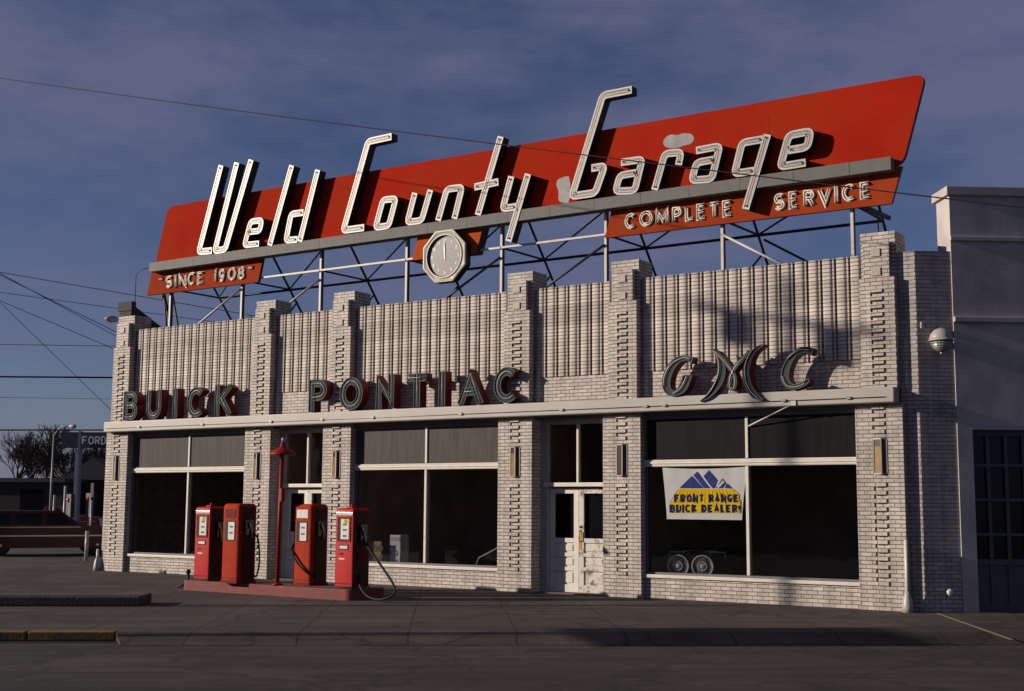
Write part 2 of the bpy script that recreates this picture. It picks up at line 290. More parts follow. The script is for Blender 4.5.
M['timber'] = mat('pole_timber', (0.09, 0.07, 0.055), 0.9, bump=0.004)
M['redlamp'] = mat('red_lens', (0.5, 0.02, 0.01), 0.3)
M['paving'] = paving_mat('paving_concrete', (0.054, 0.040, 0.033))
M['asphalt'] = paving_mat('street_asphalt', (0.032, 0.025, 0.022), 900.0)

# ------------------------------------------------------------------ mesh builder
OFF = {}
class MB:
    def __init__(s): s.v = []; s.f = []; s.m = []; s.sm = []
    def face(s, pts, m=0, smooth=False):
        b = len(s.v); s.v += [Vector(p) for p in pts]; s.f.append(list(range(b, b+len(pts)))); s.m.append(m); s.sm.append(smooth)
    def box(s, x0, x1, y0, y1, z0, z1, m=0, mt=None):
        x0, x1 = min(x0, x1), max(x0, x1); y0, y1 = min(y0, y1), max(y0, y1); z0, z1 = min(z0, z1), max(z0, z1)
        c = [(x0,y0,z0),(x1,y0,z0),(x1,y1,z0),(x0,y1,z0),(x0,y0,z1),(x1,y0,z1),(x1,y1,z1),(x0,y1,z1)]
        for q in ((0,3,2,1),(4,5,6,7),(0,1,5,4),(1,2,6,5),(2,3,7,6),(3,0,4,7)): s.face([c[i] for i in q], m)
    def obox(s, o, ax, ay, az, m=0):          # oriented box: corner o and three edge vectors
        o, ax, ay, az = map(Vector, (o, ax, ay, az))
        c = [o, o+ax, o+ax+ay, o+ay, o+az, o+ax+az, o+ax+ay+az, o+ay+az]
        for q in ((0,3,2,1),(4,5,6,7),(0,1,5,4),(1,2,6,5),(2,3,7,6),(3,0,4,7)): s.face([c[i] for i in q], m)
    def poly(s, pts, y0, y1, mf=0, ms=0):     # polygon in (x, z), front at y0, back at y1
        n = len(pts)
        a = sum(pts[i][0]*pts[(i+1) % n][1]-pts[(i+1) % n][0]*pts[i][1] for i in range(n))
        if a < 0: pts = pts[::-1]
        s.face([(p[0], y0, p[1]) for p in pts], mf); s.face([(p[0], y1, p[1]) for p in pts][::-1], ms)
        for i in range(n):
            p, q = pts[i], pts[(i+1) % n]
            s.face([(q[0], y0, q[1]), (p[0], y0, p[1]), (p[0], y1, p[1]), (q[0], y1, q[1])], ms)
    def tube(s, pts, r, n=8, m=0, cap=True, r2=None):
        pts = [Vector(p) for p in pts]; rings = []
        t = (pts[1]-pts[0]).normalized(); a = t.orthogonal().normalized()
        for i, p in enumerate(pts):
            t = (pts[min(i+1, len(pts)-1)]-pts[max(i-1, 0)]).normalized()
            a = (a - t*a.dot(t)).normalized(); b = t.cross(a)
            rr = r if r2 is None else r+(r2-r)*i/(len(pts)-1)
            rings.append([p+(a*math.cos(k*2*math.pi/n)+b*math.sin(k*2*math.pi/n))*rr for k in range(n)])
        for i in range(len(rings)-1):
            for k in range(n): s.face([rings[i][k], rings[i][(k+1) % n], rings[i+1][(k+1) % n], rings[i+1][k]], m, True)
        if cap: s.face(rings[0][::-1], m); s.face(rings[-1], m)
    def lathe(s, prof, c=(0,0,0), n=20, m=0, axis=None, smooth=True):   # prof: (radius, height)
        c = Vector(c); az = Vector(axis).normalized() if axis else Vector((0,0,1)); ax = az.orthogonal().normalized(); ay = az.cross(ax)
        rings = [[c+az*h+(ax*math.cos(k*2*math.pi/n)+ay*math.sin(k*2*math.pi/n))*r for k in range(n)] for r, h in prof]
        for i in range(len(rings)-1):
            for k in range(n): s.face([rings[i][k], rings[i][(k+1) % n], rings[i+1][(k+1) % n], rings[i+1][k]], m, smooth)
        s.face(rings[0][::-1], m); s.face(rings[-1], m)
    def build(s, name, mats, parent=None, bevel=0, merge=True):
        off = OFF.get(parent.name, Vector((0,0,0))) if parent else Vector((0,0,0))
        me = bpy.data.meshes.new(name); me.from_pydata([tuple(p-off) for p in s.v], [], s.f)
        if not isinstance(mats, (list, tuple)): mats = [mats]
        for mm in mats: me.materials.append(mm)
        for i, p in enumerate(me.polygons): p.material_index = s.m[i]; p.use_smooth = s.sm[i]
        uv = me.uv_layers.new(name='UVMap')
        for p in me.polygons:
            nrm = p.normal
            if abs(nrm.z) > 0.8:
                for li in p.loop_indices:
                    q = s.v[me.loops[li].vertex_index]; uv.data[li].uv = (q.x, q.y)
            else:
                t = Vector((-nrm.y, nrm.x, 0)).normalized()
                for li in p.loop_indices:
                    q = s.v[me.loops[li].vertex_index]; uv.data[li].uv = (q.dot(t)+20, q.z)
        if merge:
            bm = bmesh.new(); bm.from_mesh(me); bmesh.ops.remove_doubles(bm, verts=bm.verts, dist=1e-5); bm.to_mesh(me); bm.free()
        o = bpy.data.objects.new(name, me); COL.objects.link(o)
        if parent: o.parent = parent; OFF[o.name] = off
        else: OFF[o.name] = Vector((0,0,0))
        if bevel:
            b = o.modifiers.new('bevel', 'BEVEL'); b.width = bevel; b.segments = 3; b.limit_method = 'ANGLE'; b.angle_limit = R(40)
            b.harden_normals = False
        return o
def tag(o, label=None, cat=None, group=None, kind=None):
    if label: o['label'] = label
    if cat: o['category'] = cat
    if group: o['group'] = group
    if kind: o['kind'] = kind
    return o
def thing(name, label, cat, loc=(0,0,0), group=None):
    o = bpy.data.objects.new(name, None); COL.objects.link(o); o.location = loc; o.empty_display_size = 0.3
    OFF[o.name] = Vector(loc); return tag(o, label, cat, group)
def rot_thing(t, rz): t.rotation_euler = (0, 0, rz)
def local_thing(name, label, cat, group=None):
    o = bpy.data.objects.new(name, None); COL.objects.link(o); OFF[o.name] = Vector((0,0,0)); return tag(o, label, cat, group)
def dup(o, parent=None):
    c = o.copy(); COL.objects.link(c); c.parent = parent; OFF[c.name] = Vector((0,0,0))
    for ch in list(o.children): dup(ch, c)
    return c

# strokes ---------------------------------------------------------
def fillet(pts, r, closed=False, seg=4):
    out_ = []; n = len(pts)
    for i in range(n):
        p = Vector(pts[i])
        if not closed and i in (0, n-1): out_.append(p); continue
        a, b = Vector(pts[i-1])-p, Vector(pts[(i+1) % n])-p
        la, lb = a.length, b.length; rr = min(r, la*0.45, lb*0.45)
        if rr < 1e-4: out_.append(p); continue
        p0, p1 = p+a/la*rr, p+b/lb*rr
        for k in range(seg+1):
            t = k/seg; out_.append(p0*(1-t)**2 + p*2*t*(1-t) + p1*t*t)
    return out_
def offset(pts, d, closed=False):
    n = len(pts); out_ = []
    for i in range(n):
        p = pts[i]
        if closed: t0 = (p-pts[i-1]).normalized(); t1 = (pts[(i+1) % n]-p).normalized()
        else:
            t0 = (p-pts[i-1]).normalized() if i else (pts[1]-p).normalized()
            t1 = (pts[i+1]-p).normalized() if i < n-1 else t0
        n0, n1 = Vector((-t0.y, t0.x)), Vector((-t1.y, t1.x)); mm = n0+n1
        if mm.length < 1e-6: mm = n0.copy()
        mm.normalize(); c = max(mm.dot(n0), 0.35); out_.append(p+mm*(d/c))
    return out_
def ribbon(mb, pts, w, y0, y1, closed=False, mf=0, ms=1):
    L, Rr = offset(pts, w/2, closed), offset(pts, -w/2, closed); n = len(pts)
    P = lambda q, y: (q.x, y, q.y)
    for i in range(n if closed else n-1):
        j = (i+1) % n
        mb.face([P(Rr[i], y0), P(Rr[j], y0), P(L[j], y0), P(L[i], y0)], mf)
        mb.face([P(L[i], y1), P(L[j], y1), P(Rr[j], y1), P(Rr[i], y1)], ms)
        mb.face([P(L[i], y0), P(L[j], y0), P(L[j], y1), P(L[i], y1)], ms)
        mb.face([P(Rr[j], y0), P(Rr[i], y0), P(Rr[i], y1), P(Rr[j], y1)], ms)
    if not closed:
        mb.face([P(L[0], y0), P(L[0], y1), P(Rr[0], y1), P(Rr[0], y0)], ms)
        mb.face([P(L[-1], y1), P(L[-1], y0), P(Rr[-1], y0), P(Rr[-1], y1)], ms)
def channel_letter(parent, strokes, w, y0, depth, mats, tube_mat, rim=0.034, rimh=0.010, tube_r=0.0045, tube_off=(0.16,), closed_flags=None, rad=0.08):
    mb, tb = MB(), MB(); w *= 1.06
    for i, st in enumerate(strokes):
        cl = bool(closed_flags and closed_flags[i]); p = fillet(st, rad, cl); e = 0.004*i
        ribbon(mb, p, w, y0-e, y0+depth-e, cl, 0, 1)
        for sgn in (1, -1):
            ribbon(mb, offset(p, sgn*(w/2-rim/2), cl), rim, y0-rimh-e, y0-e-0.0005, cl, 2, 2)
        if not cl:
            for a, b in ((p[0], p[1]), (p[-1], p[-2])):
                d = (b-a).normalized(); nn = Vector((-d.y, d.x)); c = a+d*rim/2
                ribbon(mb, [c-nn*(w/2-rim), c+nn*(w/2-rim)], rim, y0-rimh-e, y0-e-0.0005, False, 2, 2)
        for f in tube_off:
            for sgn in ((1, -1) if f else (1,)):
                q = offset(p, sgn*w*f, cl)
                if not cl:
                    d = (q[1]-q[0]).normalized(); d2 = (q[-2]-q[-1]).normalized(); q[0] = q[0]+d*w*0.3; q[-1] = q[-1]+d2*w*0.3
                else: q = q+[q[0]]
                tb.tube([(v.x, y0-e-0.022, v.y) for v in q], tube_r, 5)
        if not cl:                             # electrode housings
            for a, b in ((p[0], p[1]), (p[-1], p[-2])):
                d = (b-a).normalized(); c = a+d*w*0.42; tb.lathe([(0.016, 0), (0.016, 0.035)], (c.x, y0-e, c.y), 8, 1, (0, -1, 0))
    o = mb.build('letter', mats, parent); tb.build('neon_tube', [tube_mat, M['black']], o); return o

def arc(cx, cz, rx, rz, a0, a1, n=10):
    return [(cx+rx*math.cos(R(a0+(a1-a0)*i/n)), cz+rz*math.sin(R(a0+(a1-a0)*i/n))) for i in range(n+1)]
# stroke alphabet in a unit box (0..1, 0..1): list of (points, closed)
FONT = {
 'A': [([(0.06,0),(0.5,1),(0.94,0)], 0), ([(0.22,0.33),(0.78,0.33)], 0)],
 'B': [([(0,0)]+[(0,1)]+[(0.5,1)]+arc(0.55,0.76,0.40,0.24,90,-90,8)+[(0.1,0.52)], 0), ([(0.1,0.52)]+arc(0.58,0.26,0.42,0.26,90,-90,8)+[(0,0)], 0)],
 'C': [(arc(0.55,0.5,0.55,0.5,48,312,22), 0)],
 'D': [([(0,0),(0,1)]+arc(0.42,0.5,0.55,0.5,90,-90,14), 1)],
 'E': [([(1,1),(0,1),(0,0),(1,0)], 0), ([(0,0.52),(0.82,0.52)], 0)],
 'F': [([(1,1),(0,1),(0,0)], 0), ([(0,0.52),(0.8,0.52)], 0)],
 'G': [(arc(0.53,0.5,0.53,0.5,48,330,20)+[(1,0.42),(0.62,0.42)], 0)],
 'I': [([(0.5,0),(0.5,1)], 0)],
 'K': [([(0,0),(0,1)], 0), ([(0.95,1),(0.05,0.42)], 0), ([(0.36,0.60),(1,0)], 0)],
 'L': [([(0,1),(0,0),(0.95,0)], 0)],
 'M': [([(0,0),(0.02,1),(0.5,0.3),(0.98,1),(1,0)], 0)],
 'N': [([(0,0),(0,1),(1,0),(1,1)], 0)],
 'O': [(arc(0.5,0.5,0.5,0.5,90,-255,26), 1)],
 'P': [([(0,0),(0,1),(0.5,1)]+arc(0.55,0.72,0.43,0.28,90,-90,8)+[(0.05,0.44)], 0)],
 'R': [([(0,0),(0,1),(0.5,1)]+arc(0.55,0.74,0.43,0.26,90,-90,8)+[(0.05,0.48)], 0), ([(0.5,0.48),(1,0)], 0)],
 'S': [(arc(0.5,0.74,0.46,0.26,35,230,10)+arc(0.5,0.26,0.48,0.26,60,-145,10), 0)],
 'T': [([(0,1),(1,1)], 0), ([(0.5,1),(0.5,0)], 0)],
 'U': [([(0,1),(0,0.3)]+arc(0.5,0.35,0.5,0.35,190,350,10)+[(1,0.3),(1,1)], 0)],
 'V': [([(0.02,1),(0.5,0),(0.98,1)], 0)],
 '0': [(arc(0.5,0.5,0.42,0.5,90,-255,22), 1)],
 '1': [([(0.3,0.85),(0.6,1),(0.6,0)], 0)],
 '8': [(arc(0.5,0.75,0.36,0.25,90,-258,16), 1), (arc(0.5,0.25,0.44,0.25,90,-258,16), 1)],
 '9': [(arc(0.5,0.7,0.42,0.3,0,350,16), 0), ([(0.92,0.7),(0.85,0.3),(0.6,0.0),(0.2,0.02)], 0)],
 '!': [([(0.5,1),(0.5,0.3)], 0), ([(0.5,0.12),(0.5,0)], 0)],
 '"': [([(0.25,1),(0.15,0.65)], 0), ([(0.75,1),(0.65,0.65)], 0)],
 '2': [(arc(0.5,0.72,0.45,0.28,160,-30,8)+[(0,0),(1,0)], 0)],
 '3': [(arc(0.45,0.75,0.45,0.25,150,-80,8)+arc(0.45,0.26,0.5,0.26,80,-150,8), 0)],
 '4': [([(0.7,0),(0.7,1),(0,0.3),(1,0.3)], 0)],
 '5': [([(0.9,1),(0.15,1),(0.1,0.58)]+arc(0.45,0.32,0.5,0.32,110,-140,8), 0)],
 '6': [(arc(0.5,0.3,0.42,0.3,180,-170,14), 0), ([(0.08,0.3),(0.2,0.75),(0.7,1)], 0)],
 '7': [([(0,1),(1,1),(0.35,0)], 0)],
}
def glyph(ch, x0, x1, z0, z1, w):
    res_ = []
    for pts, cl in FONT[ch]:
        if ch == 'I' : x0_, x1_ = (x0+x1)/2-0.5, (x0+x1)/2+0.5
        else: x0_, x1_ = x0+w/2, x1-w/2
        q = [Vector((x0_+(x1_-x0_)*p[0], z0+w/2+(z1-z0-w)*p[1])) for p in pts]
        if not cl:                             # open ends reach the box's edge
            pass
        if ch in 'BD' and False: pass
        res_.append((q, cl))
    return res_
def flat_word(mb, ch, x0, x1, z0, z1, w, y0, y1):
    for i, (q, cl) in enumerate(glyph(ch, x0, x1, z0, z1, w)):
        q = [v for k, v in enumerate(q) if k == 0 or (v-q[k-1]).length > 1e-4]
        if cl and (q[0]-q[-1]).length < 1e-3: q = q[:-1]
        ribbon(mb, q, w, y0-0.001*i, y1-0.001*i, cl, 0, 1)

# ================================================================== SETTING: ground
S = Vector((math.cos(GRID), math.sin(GRID), 0)); N = Vector((math.sin(GRID), -math.cos(GRID), 0))   # along the kerb / towards the street
K0 = Vector((-14.9, -10.1, 0))
def gp(s, n, z=0): return K0 + S*s + N*n + Vector((0, 0, z))
mb = MB(); mb.face([(-900,-900,-0.125),(900,-900,-0.125),(900,900,-0.125),(-900,900,-0.125)]); tag(mb.build('street', M['asphalt']), kind='structure')
mb = MB()
L0, L1, D = -70, 60, -110
mb.face([gp(L0,0), gp(L1,0), gp(L1,D), gp(L0,D)])
mb.face([gp(0.2,0.55,-0.12), gp(L1,0.55,-0.12), gp(L1,0), gp(0.2,0)]); mb.face([gp(0,0), gp(0,0,-0.12), gp(0.2,0.55,-0.12), gp(0.2,0)])
mb.face([gp(L0,0,-0.13), gp(0,0,-0.13), gp(0,0), gp(L0,0)])
tag(mb.build('pavement', M['paving']), kind='structure')
mb = MB(); x = -1.2                           # yellow kerb, a real stone strip along the sidewalk's edge
while x > -40:
    mb.obox(gp(x+0.012,-0.15,-0.12), S*1.176, N*0.17, (0,0,0.125+0.004)); x -= 1.2
tag(mb.build('kerb', M['yellow'], bevel=0.02), kind='structure')
mb = MB(); a, b = on_ground(937, 613.5), on_ground(1012, 640); d = (b-a).normalized(); nn = Vector((-d.y, d.x, 0))*0.03
mb.face([a-nn+Vector((0,0,.004)), b-nn+Vector((0,0,.004)), b+nn+Vector((0,0,.004)), a+nn+Vector((0,0,.004))][::1])
tag(mb.build('painted_line', M['stripe']), kind='structure')
# the low dark kerbed island on the left
isl = tag(MB(), None) if False else MB()
a = on_ground(140, 606.5); 
isl.obox(a+Vector((0,0,0)), -S*9.0, -N*0.9, (0,0,0.17)); o = isl.build('traffic_island', M['conc_dark'], bevel=0.03)
tag(o, 'long low dark concrete kerb island lying on the pavement at far left', 'kerb')

# ================================================================== GARAGE BUILDING
PX = [-27.58, -22.53, -20.04, -15.17, -12.66, -7.55]
HW, UW = 0.42, 0.318
bld = thing('garage_building', 'long single storey cream brick garage with stepped piers and fluted parapet', 'building', (-17.5, 0.3, 0))
def zig(mb, xa, xb, z0, z1, yb):               # alternating proud and sunk bricks between xa and xb
    z = z0; k = 0
    while z < z1-0.01:
        yy = -0.026 if k % 2 == 0 else 0.024
        mb.box(xa, xb, yy, yb, z, min(z+0.07, z1)-0.0005); z += 0.07; k += 1
for i, X in enumerate(PX):
    mb = MB(); za, zb = X-0.115, X+0.105
    g = lambda z: round(z/0.07)*0.07
    mb.box(X-HW, za, 0, 0.42, 0, 3.53); mb.box(zb, X+HW, 0, 0.42, 0, 3.53)
    mb.box(za, zb, 0.0, 0.42, 0, g(0.42)); zig(mb, za, zb, g(0.42), g(2.17), 0.42); mb.box(za, zb, 0, 0.42, g(2.17), g(3.0)); zig(mb, za, zb, g(3.0), 3.50, 0.42)
    mb.box(za, zb, 0.001, 0.42, 3.50, 3.53)
    # upper strip
    X += 0.03; za += 0.03; zb += 0.03
    z0, zs, zn = 3.80, 5.74, 6.37
    mb.box(X-UW, za, 0.0, 0.13, z0, zs); mb.box(zb, X+UW, 0.0, 0.13, z0, zs)
    zig(mb, za, zb, z0, g(5.53), 0.13); mb.box(za, zb, 0, 0.13, g(5.53), zs)
    mb.box(X-0.235, X+0.235, 0.0, 0.13, zs, zn)
    # dentil courses in the notch
    z = zs
    while z < zn-0.05: mb.box(X+0.235, X+UW-0.03, 0.085, 0.13, z, z+0.035); mb.box(X-UW+0.03, X-0.235, 0.085, 0.13, z, z+0.035); z += 0.07
    mb.box(X-UW, X+UW, 0.13, 0.66, 3.80, 6.36); mb.box(X-UW, X+UW, 0.115, 0.66, 6.36, 6.57)
    for zc in (6.12, 5.78): mb.box(X-0.085, X+0.085, -0.022, 0.05, zc-0.005, zc+0.135, 1)
    # rounded stub beside the pier
    if i < 6:
        xc = X+UW+0.10
        mb.lathe([(0.055, 0), (0.055, 0.82), (0.05, 0.84)], (xc, 0.20, 3.80), 12, 2)
    mb.build('pier', [M['brick'], M['block'], M['course']], bld, bevel=0.006)
for i in range(5):                             # fluted parapet panels
    xa, xb = PX[i]+UW+0.03, PX[i+1]-UW+0.03; mb = MB()
    mb.box(xa, xb, 0.22, 0.55, 4.34, 6.185, 0); mb.box(xa, xb, 0.195, 0.55, 3.80, 4.34, 0)
    n = round((xb-xa)/0.26); p = (xb-xa)/n
    for k in range(n):
        cx_ = xa+(k+0.5)*p
        ring = [(cx_-0.083*math.copysign(abs(math.cos(t))**0.55, math.cos(t)), 0.225-0.058*math.sin(t)**0.42) for t in [j*math.pi/10 for j in range(11)]]
        for j in range(10):
            a, b = ring[j], ring[j+1]; mb.face([(a[0],a[1],4.34), (b[0],b[1],4.34), (b[0],b[1],6.19), (a[0],a[1],6.19)], 1, True)
        mb.face([(cx_+(q[0]-cx_)*0.55, 0.225+(q[1]-0.225)*0.55, 6.203) for q in ring], 1)
        for j in range(10):
            a, b = ring[j], ring[j+1]; sh_ = lambda q: (cx_+(q[0]-cx_)*0.55, 0.225+(q[1]-0.225)*0.55, 6.203); mb.face([(a[0],a[1],6.19),(b[0],b[1],6.19),sh_(b),sh_(a)], 1, True)
        mb.face([(ring[0][0],0.225,6.19),(ring[-1][0],0.225,6.19),(ring[-1][0],0.30,6.19),(ring[0][0],0.30,6.19)], 1)
        mb.face([(ring[-1][0],0.225,6.155),(ring[0][0],0.225,6.155),(ring[0][0],0.225,6.19),(ring[-1][0],0.225,6.19)],1)
        if k < n-1:
            xf = cx_+p/2; mb.box(xf-0.015, xf+0.015, 0.163, 0.23, 4.34, 6.192, 1)
    mb.build('fluted_panel', [M['brick'], M['course']], bld, merge=True)
# ledge
mb = MB(); mb.box(-27.89, -7.20, -0.20, 0.10, 3.53, 3.80)
ledge = mb.build('ledge', M['ledge'], bld, bevel=0.025)
mb = MB(); mb.tube([(-27.8, -0.212, 3.625), (-7.35, -0.212, 3.625)], 0.008, 6)
for x in (-26.5, -24.2, -21.9, -20.3, -18.8, -16.4, -13.9, -12.0, -11.6, -9.2, -8.0): mb.box(x-0.04, x+0.04, -0.235, -0.2, 3.61, 3.655)
mb.build('conduit', M['bronze'], ledge)
mb = MB(); mb.box(-27.4, -7.6, 0.10, 0.60, 3.47, 3.795); mb.build('header', M['jamb'], bld)
mb = MB(); mb.tube([at(792, 404.5, -0.205), at(748.6, 426, 0.16)], 0.014, 8); a_ = at(794, 401, -0.2); mb.box(a_.x-0.05, a_.x+0.04, -0.225, -0.2, 3.535, 3.62); mb.build('brace_rod', M['steel'], ledge)

# windows -----------------------------------------------------------
def window(xa, xb, paint):
    # low brick wall under the window
    mb = MB(); mb.box(xa, xb, 0.115, 0.30, 0, 0.39); sw = mb.build('sill_wall', M['brick'], bld)
    mb = MB(); mb.box(xa, xb, 0.07, 0.30, 0.392, 0.455); mb.build('sill', M['trim'], sw, bevel=0.008)
    xm = (xa+xb)/2
    mb = MB()
    mb.box(xa+0.002, xa+0.05, 0.17, 0.28, 0.457, 3.468); mb.box(xb-0.05, xb-0.002, 0.17, 0.28, 0.457, 3.468)
    mb.box(xa+0.051, xb-0.051, 0.17, 0.28, 3.40, 3.468); mb.box(xa+0.051, xb-0.051, 0.17, 0.28, 0.457, 0.495)
    wd = mb.build('window', M['jamb'], bld)
    mb = MB()
    prof = [(0.28,2.49),(0.15,2.49),(0.14,2.505),(0.14,2.535),(0.12,2.545),(0.12,2.585),(0.14,2.60),(0.15,2.62),(0.28,2.63)]
    for j in range(len(prof)-1):
        (ya, za), (yb, zb) = prof[j], prof[j+1]; mb.face([(xa+.003,yb,zb),(xa+.003,ya,za),(xb-.003,ya,za),(xb-.003,yb,zb)])
    mb.face([(xa+.003,y,z) for y, z in prof]); mb.face([(xb-.003,y,z) for y, z in prof][::-1])
    mb.build('transom_bar', M['trim'], wd)
    mb = MB(); mb.box(xm-0.03, xm+0.03, 0.16, 0.28, 0.495, 2.489); mb.box(xm-0.028, xm+0.028, 0.165, 0.28, 2.631, 3.399); mb.build('mullion', M['trim'], wd, bevel=0.006)
    for k, (a, b) in enumerate(((xa+0.05, xm-0.03), (xm+0.03, xb-0.05))):
        mb = MB(); mb.face([(a,0.215,0.495),(b,0.215,0.495),(b,0.215,2.49),(a,0.215,2.49)]); mb.build('pane', M['glass'], wd)
        mb = MB(); mb.box(a, b, 0.195, 0.205, 2.63, 3.40); mb.build('transom_pane', paint, wd)
window(PX[0]+HW, PX[1]-HW, M['blind']); window(PX[2]+HW, PX[3]-HW, M['blind']); window(PX[4]+HW, PX[5]-HW, M['blind_dark'])

# doors -------------------------------------------------------------
def leaf(xa, xb, y, hinge_left, worn, handle):
    mats = [M['worn'] if worn else M['door']]
    st = 0.115; mb = MB(); zt = 2.08
    mb.box(xa, xa+st, y, y+0.05, 0.02, zt); mb.box(xb-st, xb, y, y+0.05, 0.02, zt)
    for z0, z1 in ((0.02,0.17),(0.44,0.52),(0.78,0.84) if False else (0.72,0.80),(1.0,1.09),(1.98,zt)): mb.box(xa+st, xb-st, y+0.001, y+0.049, z0, z1)
    for z0, z1 in ((0.17,0.44),(0.52,0.72),(0.80,1.0)):
        mb.box(xa+st, xb-st, y+0.028, y+0.045, z0, z1); mb.box(xa+st+0.035, xb-st-0.035, y+0.012, y+0.03, z0+0.035, z1-0.035)
    d = mb.build('door', mats, bld, bevel=0.005)
    mb = MB(); mb.face([(xa+st,y+0.03,1.09),(xb-st,y+0.03,1.09),(xb-st,y+0.03,1.98),(xa+st,y+0.03,1.98)]); mb.build('pane', M['glass_dark'], d)
    mb = MB(); mb.face([(xa+st,y+0.07,1.05),(xb-st,y+0.07,1.05),(xb-st,y+0.07,2.0),(xa+st,y+0.07,2.0)]); mb.build('blind', M['blind_dark'], d)
    if handle:
        mb = MB(); xh = xa+0.035 if handle < 0 else xb-0.035
        mb.box(xh-0.028, xh+0.028, y-0.006, y, 0.86, 1.26); mb.build('push_plate', M['brass'], d)
        mb = MB(); mb.tube([(xh,y-0.005,1.02),(xh,y-0.05,1.05),(xh,y-0.05,1.22),(xh,y-0.005,1.25)], 0.010, 8); mb.lathe([(0.02,0),(0.024,0.02),(0.012,0.03)], (xh,y-0.006,1.32), 10, 0, (0,-1,0)); mb.build('handle', M['brass'], d)
def entrance(xa, xb):
    y = 0.42; mb = MB()
    mb.box(xa+.002, xa+0.16, 0.34, 0.50, 0, 3.468); mb.box(xb-0.10, xb-.002, 0.34, 0.50, 0, 3.468)
    mb.box(xa+0.161, xb-0.101, 0.34, 0.50, 3.38, 3.468)
    fr = mb.build('door_frame', mat('frame_paint', (0.33, 0.32, 0.31), 0.5), bld)
    mb = MB(); mb.box(xa+0.10, xb-0.04, 0.28, 0.48, 2.115, 2.20); mb.build('transom_bar', M['trim'], fr, bevel=0.012)
    x0, x1 = xa+0.16, xb-0.10; xm = (x0+x1)/2
    mb = MB(); mb.box(xm-0.022, xm+0.022, 0.36, 0.46, 2.201, 3.379); mb.build('mullion', M['trim'], fr)
    for a, b in ((x0, xm-0.022), (xm+0.022, x1)):
        mb = MB(); mb.face([(a,0.42,2.2),(b,0.42,2.2),(b,0.42,3.38),(a,0.42,3.38)]); mb.build('transom_pane', M['glass_dark'], fr)
    leaf(x0+0.004, xm-0.006, y, True, False, 0); leaf(xm+0.006, x1-0.004, y-0.012, False, True, -1)
    mb = MB(); mb.box(xa, xb, 0.1, 0.6, 0.0, 0.018); mb.build('threshold', M['concrete'], fr)
entrance(PX[1]+HW, PX[2]-HW); entrance(PX[3]+HW, PX[4]-HW)

# shell -------------------------------------------------------------
mb = MB(); SX0, SX1, SY0, SY1 = -19.8, -15.25, 0.9, 5.1
for x0, x1, y0, y1 in ((-27.9, SX0, 0.6, 13.0), (SX1, -6.8, 0.6, 13.0), (SX0, SX1, 0.6, SY0), (SX0, SX1, SY1, 13.0)): mb.box(x0, x1, y0, y1, 5.2, 5.3)
rf_ = mb.build('roof', M['roof'], bld)
mb = MB(); mb.face([(SX0,SY0,5.302),(SX1,SY0,5.302),(SX1,SY1,5.302),(SX0,SY1,5.302)]); mb.build('added_skylight', M['glass'], rf_)  # unseen glazed roof opening, added to brighten the middle office
mb = MB(); mb.box(-28.0, -27.7, 0.43, 13.0, 0, 5.6); mb.build('side_wall', M['brick'], bld)
mb = MB(); mb.box(-27.9, -3.0, 13.0, 13.3, 0, 5.6); mb.build('back_wall', M['brick'], bld)
mb = MB()
for (y0, z0), (y1, z1) in (((0.60, 7.0), (4.2, 5.25)),):
    xa, xb = -28.45, -27.98
    P = [(y0, 5.25), (y1, 5.25-0.02), (y1, z1), (y0, z0)]
    mb.face([(xa,y,z) for y, z in P][::-1]); mb.face([(xb,y,z) for y, z in P])
    for k in range(4): (ya, za), (yb, zb) = P[k], P[(k+1) % 4]; mb.face([(xa,ya,za),(xa,yb,zb),(xb,yb,zb),(xb,ya,za)])
mb.box(-28.48, -27.94, 0.57, 0.72, 6.82, 7.06)
mb.build('raking_parapet', M['darkwall'], bld)
mb = MB(); mb.box(-27.69, -7.0, 0.43, 12.99, -0.05, 0.008); mb.build('floor', M['floor'], bld)
mb = MB(); mb.box(-27.69, -7.0, 5.2, 5.4, 0.009, 5.19)
for x in (PX[1]+0.2, PX[2]-0.1, PX[3], PX[4]+0.1): mb.box(x-0.08, x+0.08, 0.7, 5.19, 0.009, 3.9)
for x0, x1, y0, y1 in ((-27.69, SX0, 0.62, 5.19), (SX1, -7.0, 0.62, 5.19), (SX0, SX1, 0.62, SY0), (SX0, SX1, SY1, 5.19)): mb.box(x0, x1, y0, y1, 3.9, 4.0)
mb.build('inner_wall', M['interior'], bld)
# return and canted brick corner
C0 = Vector((at(920.8, 450, 0.16).x, 0.16, 0))
mb = MB()
mb.face([(-7.2,0.16,0),(C0.x,0.16,0),(C0.x,0.16,6.18),(-7.2,0.16,6.18)])
e = C0+S*0.66; zt = Vector((0,0,6.18)); back = -N*0.5
mb.face([C0, e, e+zt, C0+zt]); mb.face([e, e+back, e+back+zt, e+zt]); mb.face([(-7.2,0.16,6.18), C0+zt, e+zt, e+back+zt, (-7.2,1.1,6.18)])
mb.face([(-7.2,1.1,0),(-7.2,0.16,0),(-7.2,0.16,6.18),(-7.2,1.1,6.18)]); mb.face([e+back,(-7.2,1.1,0),(-7.2,1.1,6.18),e+back+zt])
mb.build('corner_wall', M['brick_flat'], bld)
mb = MB(); mb.box(C0.x-0.3, C0.x+0.03, 0.8, 13.0, 0, 5.6); mb.build('side_wall', M['brick'], bld)

